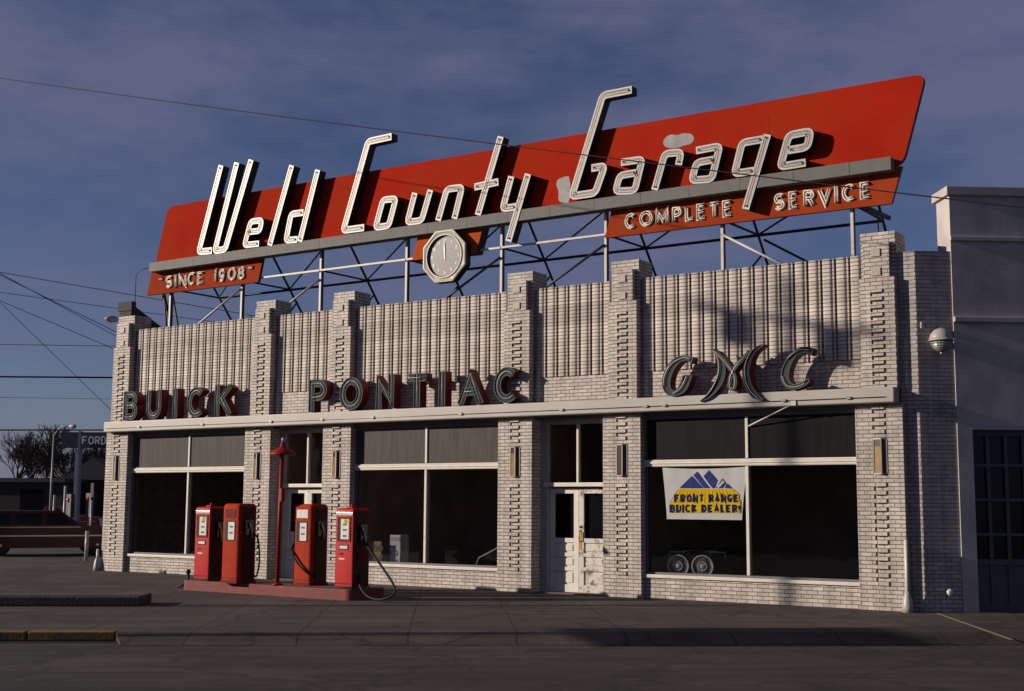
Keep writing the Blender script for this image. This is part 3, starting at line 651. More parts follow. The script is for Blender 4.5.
# ================================================================== STUCCO WING
st = thing('stucco_building', 'taller grey stucco wing with a coping set at an angle beside the brick corner', 'building', tuple(C0+S*4))
def sb(mb, s0, s1, n0, n1, z0, z1, m=0): mb.obox(C0+S*s0+N*n0+Vector((0,0,z0)), S*(s1-s0), N*(n1-n0), (0,0,z1-z0), m)
mb = MB(); D0, D1, DH = 0.905, 3.75, 3.08
sb(mb, 0.64, D0, -0.58, 0.025, 0, DH); sb(mb, D1, 14, -0.58, 0.025, 0, DH); sb(mb, 0.64, 14, -0.58, 0.025, DH, 7.2)
mb.build('wall', M['stucco'], st)
mb = MB(); sb(mb, 0.58, 14.05, -0.65, 0.085, 7.17, 7.33); mb.build('coping', M['stucco'], st, bevel=0.012)
mb = MB(); sb(mb, 0.62, 14, 0.0255, 0.085, 6.36, 6.44); mb.build('moulding', M['stucco'], st, bevel=0.01)
mb = MB(); sb(mb, 0.63, 14, 0.0255, 0.12, 4.93, 5.02); mb.build('moulding', M['stucco'], st, bevel=0.01)
mb = MB(); n = 9; cw = (D1-D0)/n
sb(mb, D0, D1, -0.20, -0.16, 0.0, 0.82)
for k in range(n+1): x = D0+k*cw; sb(mb, max(D0, x-0.03), min(D1, x+0.03), -0.1585, -0.125, 0.0, DH-0.002)
for z in (0.0, 0.78, 1.27, 1.86, 2.45, 2.98): sb(mb, D0, D1, -0.1595, -0.118, z, z+(0.10 if z in (0.0, 0.78, 2.98) else 0.05))
gd = mb.build('garage_door', M['wood_grey'], st)
mb = MB(); sb(mb, D0, D1, -0.19, -0.18, 0.83, 3.0); mb.build('pane', M['carglass'], gd)
mb = MB(); sb(mb, D0+1.2, D0+1.36, -0.118, -0.07, 0.92, 0.95); mb.build('handle', M['bronze'], gd)
mb = MB(); sb(mb, 1, 14, -9, -0.59, 0, 6.3); mb.build('rear_volume', M['stucco'], st)

# ================================================================== small things on the facade
def sconce(i, X, label):
    t = thing('wall_lamp', label, 'lamp', (X, 0, 2.62), 'box lamps on the piers')
    z0, z1 = 2.31, 2.93; A, B, Cc_ = Vector((X-0.125, -0.004)), Vector((X+0.025, -0.055)), Vector((X+0.105, -0.004))
    def pl(mb, p, q, za, zb, off, m=0):
        d = (q-p).normalized(); n_ = Vector((d.y, -d.x)); p2, q2_ = p-n_*off, q-n_*off
        mb.face([(p2.x,p2.y,za),(q2_.x,q2_.y,za),(q2_.x,q2_.y,zb),(p2.x,p2.y,zb)], m)
    mb = MB()
    for za, zb in ((z0, z0+0.02), (z1-0.02, z1)):
        T_ = [A+Vector((-0.008,0)), B+Vector((0,-0.008)), Cc_+Vector((0.008,0))]
        mb.face([(v.x,v.y,zb) for v in T_]); mb.face([(v.x,v.y,za) for v in T_][::-1])
        for k in range(3): p, q = T_[k], T_[(k+1) % 3]; mb.face([(p.x,p.y,za),(q.x,q.y,za),(q.x,q.y,zb),(p.x,p.y,zb)])
    for v in (A, B, Cc_): mb.box(v.x-0.011, v.x+0.011, v.y-0.008, min(v.y+0.014, -0.001), z0+0.02, z1-0.02)
    mb.build('frame', M['bronze'], t)
    mb = MB(); split = z1-0.14
    pl(mb, A, B, z0+0.02, split, 0.006, 0); pl(mb, A, B, split, z1-0.02, 0.006, 1); pl(mb, B, Cc_, z0+0.02, z1-0.02, 0.006, 1)
    mb.build('glass', [M['amber'] if i not in (4,) else M['amber_dark'], M['amber_dark']], t)
LAMP = ['amber box lamp on the leftmost brick pier at the building corner', 'amber box lamp on the brick pier left of the red lamp post', 'amber box lamp on the pier right of the entrance behind the pumps',
        'amber box lamp on the pier left of the lit white double doors', 'dark box lamp on the pier right of the lit white double doors', 'amber box lamp on the rightmost brick pier beside the corner']
for i, X in enumerate(PX): sconce(i, X+0.02, LAMP[i])
def guard(p, label, ht=1.2):
    t = thing('corner_guard', label, 'pipe', tuple(p), 'white corner pipes')
    mb = MB(); mb.tube([p+Vector((0,0,0.2)), p+Vector((0,0,ht))], 0.033, 10); mb.build('pipe', M['trim'], t)
    mb = MB(); mb.lathe([(0.095,0),(0.092,0.10),(0.075,0.22),(0.048,0.30),(0.036,0.34)], p, 14); mb.build('base', M['globe'], t)
guard(Vector((-7.12, -0.06, 0)), 'white corner pipe with conical base at the right end pier')
guard(Vector((-28.07, -0.06, 0)), 'white corner pipe with conical base at the left end pier', 0.55)
# globe lamp on the canted corner
gpos = C0+S*0.345+Vector((0,0,4.60)); t = thing('globe_lamp', 'round grey globe lamp with ribbed glass on the brick corner', 'lamp', tuple(gpos))
mb = MB(); c = gpos+N*0.2
pf = [(0.02,0.205)]+[(0.2*math.cos(a), 0.2*math.sin(a)) for a in [R(v) for v in range(80,-1,-10)]]+[(0.212,0),(0.212,-0.025),(0.19,-0.025)]
mb.lathe(pf, c, 20); mb.tube([gpos, c+Vector((0,0,0.02))], 0.03, 8); mb.build('hood', M['globe'], t)
mb = MB(); pf = []
for j in range(13):
    a = R(-8-j*6.2); rr = 0.188+(0.008 if j % 2 else -0.004); pf.append((rr*math.cos(a), rr*math.sin(a)-0.02))
mb.lathe(pf, c, 20, smooth=False); mb.lathe([(0.02,-0.255),(0.03,-0.235),(0.02,-0.20)], c, 8); mb.build('ribbed_glass', M['bronze'], t)
mb = MB(); sb(mb, 0.06, 0.12, 0, 0.06, 4.82, 4.93); mb.build('junction_box', M['globe'], t)
p = C0+S*0.377+Vector((0,0,0.34)); mb = MB(); mb.tube([p, p+N*0.13], 0.035, 12); mb.lathe([(0.05,0.0),(0.06,0.03),(0.05,0.05),(0.02,0.06)], p+N*0.10, 14, 0, N)
tag(mb.build('standpipe', M['trim']), 'short white capped pipe sticking out low on the canted brick corner', 'pipe')
# vent pipe at the left of the roof
a = at(135, 305, 1.2); b = at(136, 275, 1.2); c = at(148, 268, 1.2)
mb = MB(); mb.tube([(a.x,a.y,5.0), b, b+(c-b)*0.3+Vector((0,0,0.08)), c], 0.012, 6); tag(mb.build('bent_conduit', M['steel_dark']), 'thin dark bent conduit rising from the roof at the sign\'s left end', 'conduit')

# ================================================================== WORD SIGNS ON THE LEDGE
YF = -0.20
def word(name, label, letters, w, z0=3.812):
    t = thing('sign_letters', label, 'letters', (at((letters[0][1]+letters[-1][2])/2, 400, YF).x, YF, z0), 'channel letters on the ledge')
    for ch, xl, xr, yt, yb in letters:
        xm, ym = (xl+xr)/2, (yt+yb)/2
        x0, x1 = at(xl, ym, YF).x, at(xr, ym, YF).x; z1 = at(xm, yt, YF).z
        gl = glyph(ch, x0, x1, z0, z1, w); mb, tb = MB(), MB()
        if ch == 'I': gl = [([Vector(((x0+x1)/2, z0)), Vector(((x0+x1)/2, z1))], 0)]
        for i, (q, cl) in enumerate(gl):
            q = [v for k, v in enumerate(q) if k == 0 or (v-q[k-1]).length > 1e-4]
            if cl and (q[0]-q[-1]).length < 0.02: q = q[:-1]
            if not cl and ch != 'I':               # reach the box edges at free ends
                for a, b in ((0, 1), (-1, -2)):
                    if abs(q[a].y-(z0+w/2)) < 1e-3 and abs(q[a].y-q[b].y) > 0.05: q[a] = q[a]+(q[a]-q[b]).normalized()*w*0.5
                    elif abs(q[a].y-(z1-w/2)) < 1e-3 and abs(q[a].y-q[b].y) > 0.05: q[a] = q[a]+(q[a]-q[b]).normalized()*w*0.5
            e = 0.004*i
            ribbon(mb, q, w, YF-e, YF+0.21-e, cl, 0, 1)
            for sgn in (1, -1): ribbon(mb, offset(q, sgn*(w/2-0.011), cl), 0.022, YF-0.02-e, YF-e-0.0005, cl, 2, 2)
            tq = q+[q[0]] if cl else q
            tb.tube([(v.x, YF-0.024-e, v.y) for v in tq], 0.0075, 6)
        for v in mb.v+tb.v: v.z = min(max(v.z, z0), z1)
        o = mb.build('letter', [M['letter_grey'], M['letter_red'], M['letter_edge']], t); tb.build('neon_tube', M['tube_pale'], o)
    return t
def zz(x0, y0, sc, ch, a, b, c, d): return (ch, x0+a/sc, x0+b/sc, y0+c/sc, y0+d/sc)
word('sign_letters', 'row of five red sided grey letters on the ledge above the leftmost window',
     [zz(110,370,7.314,*v) for v in (('B',103,205,155,365),('U',270,378,146,350),('I',462,497,135,347),('C',567,692,125,342),('K',770,890,108,335))], 0.17)
word('sign_letters', 'row of seven red sided grey letters on the ledge above the middle window',
     [zz(300,360,8.533,*v) for v in (('P',78,235,165,440),('O',342,540,145,425),('N',650,810,125,410),('T',900,1105,115,400))] +
     [zz(410,350,7.877,*v) for v in (('I',228,282,168,440),('A',375,585,150,435),('C',662,855,135,415))], 0.18)
gmc = thing('sign_letters', 'three crescent shaped swooping grey letters on the ledge over the banner window', 'letters', (-9.9, YF, 3.8), 'channel letters on the ledge')
def P2(x0, y0, sc, pts, y): return [(lambda v: Vector((v.x, v.z)))(at(x0+a/sc, y0+b/sc, y)) for a, b in pts]
def smooth2(pts, it=2, closed=True):
    for _ in range(it):
        q = []; n = len(pts)
        for i in range(n if closed else n-1):
            a, b = pts[i], pts[(i+1) % n]; q += [a*0.75+b*0.25, a*0.25+b*0.75]
        if not closed: q = [pts[0]]+q+[pts[-1]]
        pts = q
    return pts
def outline_letter(polys, tubes, y, parent):
    mb, tb = MB(), MB()
    for i, pg in enumerate(polys):
        e = 0.006*i
        mb.poly([(p.x, p.y) for p in pg], y-e, y+0.2-e, 0, 1)
        n = len(pg); a = sum(pg[k].x*pg[(k+1) % n].y-pg[(k+1) % n].x*pg[k].y for k in range(n)); q = pg if a > 0 else pg[::-1]
        ribbon(mb, offset(q, 0.014, True), 0.022, y-0.018-e, y-e-0.0005, True, 2, 2)
    for tp in tubes: tb.tube([(p.x, y-0.028, p.y) for p in tp], 0.0085, 6)
    o = mb.build('letter', [M['letter_grey'], M['letter_red'], M['letter_edge']], parent); tb.build('neon_tube', M['tube_pale'], o)
GA = (650, 340, 9.87); GB = (720, 335, 9.21); YG = -0.225
G_ = [(432,168),(380,154),(300,152),(240,180),(190,225),(150,290),(125,360),(118,420),(125,480),(150,525),(190,552),(240,558),(300,545),(350,515),(388,450),(415,375),(424,343),(322,343),(318,375),(298,430),(272,482),(248,500),(222,492),(208,465),(205,420),(217,350),(247,285),(290,228),(340,202),(388,207),(412,243),(428,200)]
outline_letter([smooth2(P2(*GA, G_, YG), 1)], [smooth2(P2(*GA, [(400,185),(330,172),(260,205),(205,243),(165,310),(140,385),(142,450)], YG), 2, False), smooth2(P2(*GA, [(365,360),(335,430),(290,500),(230,530)], YG), 2, False)], YG, gmc)
ML = [(628,85),(690,150),(735,225),(757,300),(742,390),(700,470),(640,540),(570,592),(475,614),(560,545),(620,460),(655,380),(672,290),(665,200),(648,140)]
loop = smooth2(P2(*GA, [(655,120),(735,200),(800,285),(838,345),(850,410),(838,470),(815,488),(792,465),(790,400),(815,320),(870,235),(985,122)], YG), 2, False)
MR = [(435,86),(370,88),(310,125),(260,200),(225,280),(208,370),(225,460),(265,540),(320,595),(432,605),(370,560),(312,480),(282,400),(277,320),(302,220),(345,145)]
lw = MB()
mlp, mrp = smooth2(P2(*GA, ML, YG), 1), smooth2(P2(*GB, MR, YG), 1)
mlp = P2(*GA, [ML[0]], YG)+smooth2(P2(*GA, ML, YG), 1)[1:-1]
Lh, Rh = offset(loop, 0.042), offset(loop, -0.042)
outline_letter([mlp, Lh+Rh[::-1], mrp], [smooth2(P2(*GA, [(665,150),(690,230),(688,320),(655,420),(590,530),(500,602)], YG), 2, False), loop, smooth2(P2(*GB, [(300,140),(250,230),(232,330),(245,440),(290,530),(355,580)], YG), 2, False)], YG-0.01, gmc)
C_ = [(862,120),(800,108),(740,112),(680,145),(620,210),(575,290),(558,370),(565,430),(600,480),(660,510),(720,500),(790,470),(837,430),(815,390),(770,425),(720,450),(690,455),(660,440),(640,400),(640,340),(660,270),(700,200),(750,170),(800,165),(850,195)]
outline_letter([smooth2(P2(*GB, C_, YG), 1)], [smooth2(P2(*GB, [(820,140),(745,132),(690,160),(625,217)], YG), 2, False), smooth2(P2(*GB, [(575,380),(600,450),(640,480),(720,480),(785,445)], YG), 2, False)], YG, gmc)

# ================================================================== ROOF SIGN
YS = 1.0                                     # face of the sign panels
sg = thing('roof_sign', 'huge slanted red rooftop sign with tall white letters on a steel frame', 'sign', (-17.3, 1.5, 5.3))
def q2(px, py, y=YS): v = at(px, py, y); return Vector((v.x, v.z))
mb = MB()
main = fillet([q2(155.0,264), q2(168,206.8), q2(925.8,73.2), q2(902.5,165)], 0.22, True, 5)
mb.poly([(p.x, p.y) for p in main], YS, YS+0.12, 0, 1)
# seams
panel = mb.build('panel', [M['red'], M['signblack']], sg)
mb = MB()
for px in (442, 300, 610, 770):
    a, b = q2(px, 300-0.178*(px-120)+0), None
    x = q2(px, 180).x; mb.box(x-0.006, x+0.006, YS-0.0015, YS+0.01, 8.05, 9.3)
mb.build('seam', M['dark_red'], panel)
def patch(pts, name):
    mb = MB(); pg = smooth2(pts, 1); mb.poly([(p.x, p.y) for p in pg], YS-0.006, YS+0.01); mb.build(name, M['patch'], panel)
patch([q2(560+a/5.314, 80+b/5.314) for a, b in ((548,350),(552,310),(590,288),(625,295),(650,283),(700,285),(716,310),(700,340),(660,348),(630,360),(590,365))], 'bare_patch')
patch([q2(420+a/5.315, 120+b/5.315) for a, b in ((735,430),(738,380),(724,345),(730,318),(770,300),(800,300),(800,440),(760,440))], 'bare_patch')
mb = MB(); mb.poly([(v.x, v.y) for v in (q2(152.6,268), q2(146.6,295.4), q2(258,282), q2(262.8,258))], YS, YS+0.08, 0, 1); p1 = mb.build('lower_panel', [M['orange'], M['signblack']], sg)
mb = MB(); mb.poly([(v.x, v.y) for v in (q2(612.4,206), q2(605,238), q2(891.5,203.4), q2(902.0,166))], YS, YS+0.08, 0, 1); p2 = mb.build('lower_panel', [M['orange'], M['signblack']], sg)
YB = YS-0.23
sl, sr = at(149.3, 268, YB), at(890.5, 162, YB)
mb = MB(); zb0, zb1 = 7.90, 8.115
zt_, zb_ = (at(149,263.3,YB).z+at(890,156,YB).z)/2, (at(149,272.6,YB).z+at(890,168.3,YB).z)/2
mb.box(sl.x, sr.x, YB, YS+0.05, zb_, zt_)
bar = mb.build('letter_shelf', M['signmetal'], sg)
mb = MB(); x = sl.x+0.6
while x < sr.x: mb.box(x-0.006, x+0.006, YB-0.003, YB+0.01, zb_+0.002, zt_-0.002); x += 1.1
mb.build('seam', M['steel_dark'], bar)
# script letters
YL = YS-0.235
def lt(x0, y0, sc, strokes, w, closed=None, rad=0.1):
    ss = [[q2(x0+a/sc, y0+b/sc, YL) for a, b in s_] for s_ in strokes]
    channel_letter(sg, ss, w, YL, 0.22, [M['letter'], M['signblack'], M['letter_rim']], M['tube'], closed_flags=closed, rad=rad)
A_ = (190, 150, 6.28)
lt(*A_, [[(295,80),(157,634),(222,624),(385,62)], [(197,97),(57,640),(140,632)]], 0.165)
lt(*A_, [[(362,516),(440,508),(452,441),(382,450),(343,598),(434,588)]], 0.145)
lt(*A_, [[(640,97),(501,600)]], 0.155)
lt(*A_, [[(803,125),(690,575)], [(714,393),(637,403),(605,568),(676,562)]], 0.155)
B_ = (330, 120, 5.315)
lt(*B_, [[(328,88),(203,115),(72,587),(182,572)]], 0.16)
lt(*B_, [[(282,425),(351,418),(313,562),(243,572)]], 0.15, [1])
lt(*B_, [[(452,388),(412,544),(488,534),(535,372)]], 0.15)
lt(*B_, [[(575,535),(622,368),(703,358),(662,525)]], 0.15)
Cc = (420, 120, 5.315)
lt(*Cc, [[(430,88),(308,505)], [(291,357),(418,329)]], 0.155)
lt(*Cc, [[(575,287),(470,645)], [(487,300),(441,472),(515,461)]], 0.155)
Dd = (560, 80, 5.314)
lt(*Dd, [[(382,52),(228,82),(64,618),(188,600),(238,458),(168,469)]], 0.155)
lt(*Dd, [[(325,438),(438,422),(398,588),(296,592),(318,508),(412,492)]], 0.145)
lt(*Dd, [[(503,585),(558,392),(645,384),(630,452)]], 0.145)
Ee = (670, 110, 6.0235)
lt(*Ee, [[(158,245),(300,218),(253,415),(132,425),(160,318),(268,298)]], 0.145)
lt(*Ee, [[(588,148),(455,598)], [(562,176),(435,198),(390,384),(510,366)]], 0.145)
lt(*Ee, [[(712,243),(828,224),(848,128),(716,153),(665,342),(818,317)]], 0.145)
# small neon words on the lower panels
def small(parent, x0, y0, sc, items, y, w=0.062):
    for ch, a, b, c, d in items:
        p, q = at(x0+a/sc, y0+(c+d)/2/sc, y), at(x0+b/sc, y0+(c+d)/2/sc, y); tp, bt_ = at(x0+(a+b)/2/sc, y0+c/sc, y), at(x0+(a+b)/2/sc, y0+d/sc, y)
        mb = MB(); gl = glyph(ch, p.x, q.x, bt_.z, tp.z, w)
        if ch == 'I': gl = [([Vector(((p.x+q.x)/2, bt_.z)), Vector(((p.x+q.x)/2, tp.z))], 0)]
        for i, (s_, cl) in enumerate(gl):
            s_ = [v for k, v in enumerate(s_) if k == 0 or (v-s_[k-1]).length > 1e-4]
            if cl and (s_[0]-s_[-1]).length < 0.02: s_ = s_[:-1]
            for sgn in (1, -1):                 # double outline tubes on a pale backing
                o_ = offset(s_, sgn*w*0.33, cl); mb.tube([(v.x, y-0.030, v.y) for v in (o_+[o_[0]] if cl else o_)], 0.013, 6)
            ribbon(mb, s_, w*1.25, y-0.012-0.002*i, y-0.001-0.002*i, cl, 0, 1)
            e0 = s_[0]; mb.lathe([(0.014,0),(0.014,0.06)], (e0.x, y, e0.y), 6, 1, (0,-1,0))
        mb.build('letter', [M['smallneon'], M['black']], parent)
small(p1, 140, 250, 7.314, [('"',140,178,195,260),('S',193,242,190,277),('I',255,275,182,272),('N',288,342,178,266),('C',356,408,165,255),('E',425,470,160,248),
      ('1',540,572,146,238),('9',582,628,140,232),('0',645,712,130,222),('8',720,773,125,214),('"',792,836,110,190)], YS)
small(p2, 600, 160, 5.689, [('C',145,208,305,392),('O',228,305,290,378),('M',320,395,282,368),('P',415,470,268,356),('L',487,540,258,348),('E',552,605,250,342),('T',622,685,240,332),('E',700,755,230,325)], YS, 0.072)
small(p2, 740, 140, 5.316, [('S',183,243,285,374),('E',262,312,274,366),('R',340,400,266,356),('V',415,490,252,342),('I',505,525,244,332),('C',545,617,236,326),('E',640,697,224,314)], YS, 0.072)
# steel frame
ZR = 5.3
post_x = [at(px, 255, YS+0.10).x for px in (171.6, 242.6, 320.8, 406.5, 501.3, 605.7, 722.6, 853.3)]
zleg = lambda y: 8.18-(y-2.17)*1.19
YP = YS+0.16; ztie = 7.38; ytie = 2.80
for i, x in enumerate(post_x):
    mb = MB(); mb.box(x-0.045, x-0.035+0.045, YP-0.045, YP-0.035, ZR, 9.0); mb.box(x-0.045, x-0.035, YP-0.035, YP+0.045, ZR, 9.0); mb.box(x+0.0101, x+0.018, YP-0.045, YP+0.045, ZR, 9.0, 1); mb.build('post', [M['steel'], M['steel_dark']], sg)
    mb = MB(); mb.tube([(x, YP+0.05, zleg(YP+0.05)), (x, 4.6, zleg(4.6))], 0.030, 6); mb.build('rear_leg', M['steel_dark'], sg)
    mb = MB(); mb.tube([(x, YP+0.05, ztie), (x, ytie, ztie)], 0.027, 6); mb.build('tie', M['steel_dark'], sg)
for i in range(7):
    x0, x1 = post_x[i], post_x[i+1]
    mb = MB(); mb.tube([(x0, ytie, ztie-0.02), (x1, ytie, ztie-0.02)], 0.032, 6); mb.build('rear_rail', M['steel_dark'], sg)
    mb = MB(); mb.tube([(x0, ytie, ztie-0.02), (x1, YP+0.06, 7.98)], 0.022, 6); mb.build('brace', M['steel_dark'], sg)
    if i in (1, 2, 3, 4): 
        mb = MB(); mb.box(x0-0.01, x1+0.01, YP-0.09, YP-0.046, ztie-0.025, ztie+0.02); mb.build('front_rail', M['steel'], sg)
    if i in (0, 1, 3, 4):
        mb = MB(); mb.tube([(x0+0.45, YP-0.065, 6.0), (x1-0.03, YP-0.065, 7.16)], 0.028, 6); mb.build('brace', M['steel'] if i in (0, 1) else M['steel_dark'], sg)
    mb = MB(); mb.tube([(x1, ytie+0.28, ztie-0.36), (x1-1.0, ytie+0.3, ZR+0.7)], 0.022, 6); mb.build('brace', M['steel_dark'], sg)
    mb = MB(); mb.tube([(x0+0.1, ytie+0.1, ztie-0.1), (x1, ytie+1.3, ZR+0.4)], 0.026, 6)
    if i in (0, 6): mb.build('brace', M['steel_dark'], sg)
mb = MB(); mb.tube([(post_x[6], YP-0.06, 7.08), (post_x[7]-1.0, YP-0.06, 6.12)], 0.025, 6); mb.build('brace', M['steel'], sg)
x = post_x[0]
mb = MB()
for dx in (-1.12, -0.97, -0.82): mb.tube([(x+dx, 1.7+abs(dx+0.97), 7.6), (x+dx+(dx+0.97)*1.2, 2.3, ZR)], 0.028, 6)
mb.tube([(x-0.75, 1.7, 6.95), (x-1.0, 1.7, 7.4)], 0.05, 6); mb.build('end_legs', M['steel_dark'], sg)
mb = MB(); mb.tube([(post_x[7]+0.35, 1.6, 6.2), (post_x[7]+0.35, 1.5, 7.1), (post_x[7]+0.5, 1.2, 7.25)], 0.014, 6); mb.build('cable', M['steel_dark'], sg)
mb = MB(); a, b = at(780, 222, 1.3), at(886, 205, 1.3); mb.tube([at(862, 206, 1.15), at(889, 218, 2.6)], 0.05, 6); mb.build('gusset', M['steel_dark'], sg)

# clock under the sign
YC = YS-0.05
ck = thing('clock', 'octagonal cream clock on an orange panel hanging under the rooftop sign', 'clock', tuple(at(444.3, 256, YC)))
ZC = (400, 210, 7.677)
mb = MB(); mb.poly([(v.x, v.y) for v in [q2(ZC[0]+a/ZC[2], ZC[1]+b/ZC[2], YC) for a, b in ((140,188),(93,386),(583,332),(638,120))]], YC, YC+0.26, 0, 1); mb.build('backing_panel', [M['clockpanel'], M['signblack']], ck)
cc = at(ZC[0]+340/ZC[2], ZC[1]+354/ZC[2], YC-0.2); RO = 0.635; RI = 0.455
oct_ = [(cc.x+RO*math.cos(R(22.5+45*k)), cc.z+RO*math.sin(R(22.5+45*k))) for k in range(8)]
YCF = YC-0.22
mb = MB(); mb.poly(oct_, YCF+0.05, YC-0.001, 0, 1); cs = mb.build('case', [M['clockrim'], M['signblack']], ck)
mb = MB(); nseg = 48                           # bezel ring with octagonal outside and round opening
def octp(a): 
    k = math.floor((a-22.5)/45); m_ = 22.5+45*k+22.5; return RO*math.cos(R(22.5))/math.cos(R(a-m_))
angs = sorted(set([360*k/nseg for k in range(nseg)]+[22.5+45*k for k in range(8)]))
for i in range(len(angs)):
    a, b = angs[i], angs[(i+1) % len(angs)]+(360 if i == len(angs)-1 else 0)
    def pp(r, an, y): return (cc.x+r*math.cos(R(an)), y, cc.z+r*math.sin(R(an)))
    ra, rb = octp(a % 360 if a % 360 >= 22.5 else a % 360+360), octp(b % 360 if b % 360 >= 22.5 else b % 360+360)
    for (r0a, r0b, ya), (r1a, r1b, yb), mm in (((ra, rb, YCF+0.05), (ra, rb, YCF), 0), ((ra, rb, YCF), (ra-0.03, rb-0.03, YCF-0.005), 0), ((ra-0.03, rb-0.03, YCF-0.005), (RI+0.06, RI+0.06, YCF+0.02), 0),
            ((RI+0.06, RI+0.06, YCF+0.02), (RI+0.045, RI+0.045, YCF-0.01), 0), ((RI+0.045, RI+0.045, YCF-0.01), (RI+0.02, RI+0.02, YCF-0.01), 0), ((RI+0.02, RI+0.02, YCF-0.01), (RI, RI, YCF+0.048), 1)):
        mb.face([pp(r0a, a, ya), pp(r0b, b, ya), pp(r1b, b, yb), pp(r1a, a, yb)][::-1], mm)
mb.build('bezel', [M['clockrim'], M['steel_dark']], ck)
mb = MB(); ring = [(cc.x+(RI+0.005)*math.cos(R(t)), cc.z+(RI+0.005)*math.sin(R(t))) for t in range(0, 360, 8)]; mb.poly(ring, YCF+0.044, YCF+0.049); fc = mb.build('face', M['face'], ck)
for hnum in range(1, 13):
    a = R(90-30*hnum); r = RI*0.80; x, z = cc.x+r*math.cos(a), cc.z+r*math.sin(a); mb = MB(); s_ = str(hnum)
    wd_ = 0.045 if len(s_) == 1 else 0.04
    for j, chh in enumerate(s_):
        xo = x+(j-(len(s_)-1)/2)*0.05; flat_word(mb, chh, xo-wd_/2, xo+wd_/2, z-0.04, z+0.04, 0.014, YCF+0.040, YCF+0.0438)
    mb.build('numeral', [M['bright'], M['bright']], fc)
for ang, ln, w_ in ((93, 0.37, 0.03), (96, 0.22, 0.045)):
    mb = MB(); d = Vector((math.cos(R(ang)), math.sin(R(ang)))); n_ = Vector((-d.y, d.x)); c2 = Vector((cc.x, cc.z))
    pg = [c2-d*0.07-n_*w_/2, c2-d*0.07+n_*w_/2, c2+d*ln+n_*w_*0.35, c2+d*ln-n_*w_*0.35]; yy = YCF+0.030 if ln > .3 else YCF+0.036
    mb.poly([(p.x, p.y) for p in pg], yy, yy+0.003); mb.build('hand', M['bright'], fc)

# ================================================================== FORECOURT: island, pumps, lamp post
HI = 0.20
ia, ib = on_ground(184, 590), on_ground(352, 601)
dI = (ib-ia).normalized(); nI = Vector((-dI.y, dI.x, 0))     # nI points to the building
IROT = math.atan2(dI.y, dI.x)
isl = thing('pump_island', 'long red painted kerb island carrying four fuel pumps', 'kerb', tuple((ia+ib)/2))
mb = MB(); Lg = (ib-ia).length
def rr_poly(cx_, cy_, lx, ly, r, n=6):
    out_ = []
    for sx, sy, a0 in ((1,1,0),(-1,1,90),(-1,-1,180),(1,-1,270)):
        for k in range(n+1): a = R(a0+90*k/n); out_.append((cx_+sx*(lx-r)+r*math.cos(a), cy_+sy*(ly-r)+r*math.sin(a)))
    return out_
Iw = 1.0
pts = rr_poly(Lg/2+0.05, Iw/2, Lg/2+0.05, Iw/2, 0.18); T = lambda a, b, z: ia+dI*(a-0.12)+nI*b+Vector((0,0,z))
mb.face([T(a,b,HI) for a, b in pts])
for k in range(len(pts)): a, b = pts[k], pts[(k+1) % len(pts)]; mb.face([T(*a,0), T(*b,0), T(*b,HI), T(*a,HI)])
mb.build('kerb', M['kerb_red'], isl, bevel=0.02)
mb = MB(); pts2 = [(Lg/2+0.05+(a-Lg/2-0.05)*0.95, Iw/2+(b-Iw/2)*0.72) for a, b in pts]; mb.face([T(a,b,HI+0.004) for a, b in pts2]); mb.build('top_slab', M['concrete'], isl)

def rbox(mb, w, d, z0, z1, r, m=0, n=5, top_r=0, side=None):
    """upright box with rounded vertical edges and a softly rounded top"""
    layers = [(0, z0)]
    if top_r:
        for k in range(5): a = R(90*k/4); layers.append((top_r*(1-math.cos(a)), z1-top_r+top_r*math.sin(a)))
    else: layers.append((0, z1))
    rings = [[Vector((p[0], p[1], z)) for p in rr_poly(0, 0, w/2-i_, d/2-i_, max(r-i_*0.5, 0.01), n)] for i_, z in layers]
    for i in range(len(rings)-1):
        k_ = len(rings[0])
        for k in range(k_):
            e_ = rings[0][(k+1) % k_]-rings[0][k]
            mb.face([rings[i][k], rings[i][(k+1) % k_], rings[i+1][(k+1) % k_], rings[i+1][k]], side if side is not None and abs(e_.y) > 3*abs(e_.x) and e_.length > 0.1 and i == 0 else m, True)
    mb.face(rings[-1], m); mb.face(rings[0][::-1], m)
def finish(o):
    e = o.modifiers.new('edges', 'EDGE_SPLIT'); e.split_angle = R(35)
def hose(t, pts, r=0.018):
    p = [Vector(q) for q in pts]
    for _ in range(3):
        q = [p[0]]
        for i in range(len(p)-1): q += [p[i]*0.75+p[i+1]*0.25, p[i]*0.25+p[i+1]*0.75]
        p = q+[p[-1]]
    mb = MB(); mb.tube(p, r, 8); mb.build('hose', M['black'], t)
def digits(mb, x, y, z, n_=3, w=0.016, h=0.03):
    for j in range(n_): mb.box(x+(j-(n_-1)/2)*w*1.5-w/2, x+(j-(n_-1)/2)*w*1.5+w/2, y-0.002, y, z-h/2, z+h/2, 1)
PUMP_GROUP = 'fuel pumps on the red island'
